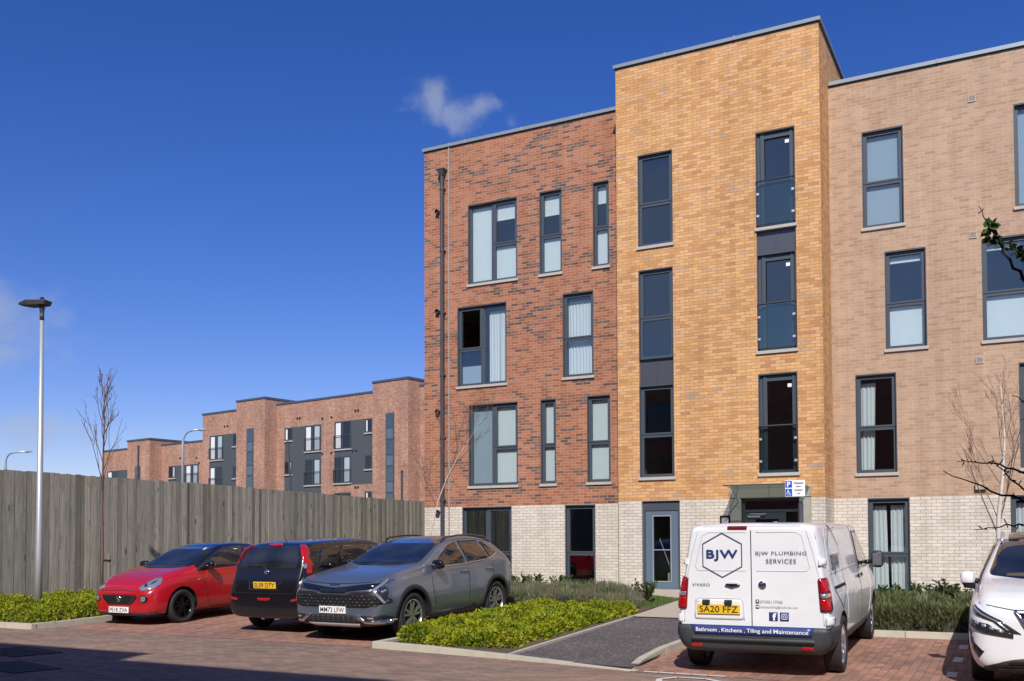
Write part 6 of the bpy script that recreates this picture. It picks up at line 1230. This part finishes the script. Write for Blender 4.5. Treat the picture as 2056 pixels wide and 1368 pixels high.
# ---------------------------------------------------------------- bare trees
def grow(b, p, d, L, r, depth, rs, up=.25, kids=(2, 4), wob=.18, ratio=.62, ang=.6, tip=.0018, nseg=5, shoots=None):
    pts = [p.copy()]; rad = [r]; q = p.copy(); d = d.normalized(); r1 = max(tip, r * .42)
    for i in range(nseg):
        d = (d + Vector((rs.gauss(0, wob), rs.gauss(0, wob), rs.gauss(0, wob) + up * .3))).normalized(); q = q + d * L / nseg; pts.append(q.copy()); rad.append(r + (r1 - r) * (i + 1) / nseg)
    b.tube(pts, rad, 6 if r > .012 else 4, cap=False)
    if depth <= 0: return
    for k in range(rs.randint(*kids)):
        f = rs.uniform(.25, .95); i = min(nseg - 1, int(f * nseg)); P = pts[i].lerp(pts[i + 1], f * nseg - i); dd = (pts[i + 1] - pts[i]).normalized()
        s = dd.cross(Vector((rs.gauss(0, 1), rs.gauss(0, 1), rs.gauss(0, .5)))).normalized(); nd = (dd * cos(ang) + s * sin(ang) + Vector((0, 0, up))).normalized()
        grow(b, P, nd, L * ratio * rs.uniform(.7, 1.15), rad[i] * .62, depth - 1, rs, up, kids, wob, ratio, ang, tip, nseg)
def bare_tree(label, trunk, radii, starts, bark, twigm, seed, stake=None, **kw):
    o = Vector(trunk[0]); t = empty('bare_tree', o); tag(t, label, 'tree', 'leafless young trees'); rs = random.Random(seed)
    pts = [Vector(p) - o for p in trunk]; MB().tube(pts, radii, 10).build('trunk', M[bark], t, smooth=True)
    b = MB()
    for (f, dx, dy, dz, L, r, dep) in starts:
        i = min(len(pts) - 2, int(f * (len(pts) - 1))); P = pts[i].lerp(pts[i + 1], f * (len(pts) - 1) - i); grow(b, P, Vector((dx, dy, dz)), L, r, dep, rs, **kw)
    b.build('crown', M[twigm], t); return t
rs_ = random.Random(5)
st = [(.44 + .53 * i / 17, cos(i * 2.4) * .34, sin(i * 2.4) * .34, 1, 1.40 - .06 * i, .0085, 2) for i in range(17)]
t = bare_tree('slender bare sapling before the timber fence, just left of the red car', [(-17.02, 14.2, .08), (-17.0, 14.2, 1.3), (-17.03, 14.2, 2.3), (-17.0, 14.2, 3.4), (-16.98, 14.2, 4.3), (-16.99, 14.2, 5.0)], [.036, .030, .026, .018, .011, .003], st, 'bark', 'bark', 5, up=.26, kids=(2, 4), wob=.12, ratio=.34, ang=.6, tip=.0030)
sk = empty('tree_stake', (-16.86, 14.25, .1)); tag(sk, 'short timber stake beside the sapling next to the red car', 'stake'); MB().tube([(0, 0, 0), (0, 0, 1.22)], .03, 10).build('post', M['stake'], sk); MB().lathe([(.034, -.02), (.045, -.02), (.045, .02), (.034, .02)], (0, 0, 1.1), 'z', 12).box(-.17, -.03, -.02, .02, 1.08, 1.12).build('rubber_tie', M['plastic'], sk)
tr = [(-12.80, 20, .33), (-12.66, 20.03, 1.72), (-12.43, 20, 2.55), (-12.14, 19.95, 3.1), (-11.86, 20, 3.6), (-11.5, 20.05, 4.1), (-11.15, 20, 4.5)]
st = [(.30, -.35, 0, 1, 1.9, .012, 2), (.34, -.55, .2, .8, 1.1, .009, 2), (.42, .35, .1, 1, 1.5, .011, 2), (.52, -.25, -.1, 1, 1.2, .009, 2), (.6, .6, .2, .6, 1.0, .009, 2), (.66, -.1, 0, 1, 1.0, .008, 2), (.74, .6, -.2, .7, .9, .008, 2), (.82, .1, .1, 1, .8, .007, 2), (.9, .6, .2, .5, .7, .006, 2)]
bare_tree('leaning bare birch with a pale trunk in front of the red brick wall', tr, [.019, .016, .014, .011, .007, .004, .002], st, 'birch', 'twig', 12, up=.12, kids=(3, 5), wob=.12, ratio=.5, ang=.5, tip=.0030)
tr = [(-.50, 18, .25), (-.42, 18, 1.55), (-.41, 18, 1.95), (-.34, 18, 2.6), (-.30, 18, 3.2), (-.33, 18, 3.8), (-.34, 18, 4.15)]
st = [(.20, -.45, 0, 1, 1.6, .013, 2), (.22, .40, .1, 1, 1.7, .013, 2), (.30, -.3, .2, 1, 1.5, .011, 3), (.36, .45, -.1, 1, 1.4, .010, 2), (.46, -.5, -.1, .9, 1.3, .010, 2), (.5, .3, .1, 1, 1.2, .009, 2), (.58, -.3, .1, 1, 1.0, .008, 2), (.66, .3, -.2, 1, .9, .007, 2), (.74, -.4, .2, .9, .7, .007, 2), (.82, .2, .1, 1, .6, .005, 2)]
bare_tree('bare white-barked birch behind the white crossover before the buff wall', tr, [.05, .042, .036, .026, .018, .011, .004], st, 'birch', 'twig', 21, up=.14, kids=(3, 5), wob=.12, ratio=.5, ang=.45, tip=.0030)
# a near tree standing just outside the right edge: only its lower branches reach into view
t = empty('bare_tree', (1.7, 6.4, 0)); tag(t, 'dark leafing branches of a near tree reaching in from the right edge', 'tree')
MB().tube([(0, 0, 0), (.02, 0, 1.4), (-.03, 0, 2.4), (.05, 0, 3.6), (0, 0, 5.0)], [.09, .075, .065, .05, .02], 12).build('trunk', M['bark_dark'], t, smooth=True)
o = Vector((1.7, 6.4, 0)); b = MB(); lf = MB(); rs2 = random.Random(3)
def bough(pts, r0, r1, buds=3, leaves=()):
    P = [Vector(p) - o for p in pts]; Q = []
    for i in range(len(P) - 1):
        for k in range(4): q = P[i].lerp(P[i + 1], k / 4); Q.append(q + Vector((rs2.gauss(0, .006), rs2.gauss(0, .006), rs2.gauss(0, .006))) if (i or k) else q)
    Q.append(P[-1]); b.tube(Q, [r0 + (r1 - r0) * (i / (len(Q) - 1)) ** .6 for i in range(len(Q))], 6)
    for i in range(4, len(Q) - 1, 1):
        for _ in range(buds):
            if rs2.random() < .30: d = Vector((rs2.gauss(0, 1), rs2.gauss(0, .5), rs2.gauss(0, 1))).normalized(); l = rs2.uniform(.010, .028); b.tube([Q[i], Q[i] + d * l, Q[i] + d * (l + .008)], [.0028, .0034, .001], 5)
    for f in leaves:
        c = Q[int(f * (len(Q) - 1))]
        for _ in range(16):
            d = Vector((rs2.gauss(0, 1), rs2.gauss(0, 1), rs2.gauss(0, 1))).normalized(); s_ = d.cross(Vector((rs2.gauss(0, 1), rs2.gauss(0, 1), 1))).normalized() * .018; p0 = c + d * rs2.uniform(.0, .02); l = rs2.uniform(.03, .055); lf.quad(p0, p0 + d * l * .5 + s_, p0 + d * l, p0 + d * l * .5 - s_)
bough([(1.68, 6.4, 1.35), (.8, 6.2, 1.62), (-.01, 6, 1.785), (-.22, 6, 1.86), (-.41, 6, 1.955)], .017, .0022)
bough([(1.70, 6.4, 1.6), (.7, 6.1, 1.80), (-.01, 6, 1.935), (-.17, 6, 1.99), (-.34, 6, 2.005)], .014, .0020)
bough([(1.68, 6.4, 1.2), (.8, 6.1, 1.50), (-.01, 6, 1.655), (-.12, 6, 1.645), (-.26, 6, 1.625)], .012, .0020)
bough([(.45, 6.1, 1.68), (.02, 6, 1.80), (-.10, 6, 1.93), (-.165, 6, 2.03)], .010, .0018)
bough([(1.70, 6.4, 1.9), (.6, 6.1, 2.12), (.02, 6, 2.29), (-.06, 6, 2.355)], .012, .0018)
bough([(1.72, 6.4, 2.2), (.7, 6.1, 2.66), (.03, 6, 2.96), (-.06, 6, 3.10), (-.13, 6, 3.24), (-.155, 6, 3.30), (-.205, 6, 3.42)], .018, .0020, leaves=(.60, .70, .82, .86))
bough([(.2, 6.05, 2.88), (.03, 6, 3.10), (-.03, 6, 3.16)], .008, .002, leaves=(.7, .95))
b.build('branches', M['bark_dark'], t); lf.build('foliage', M['shrub'], t)
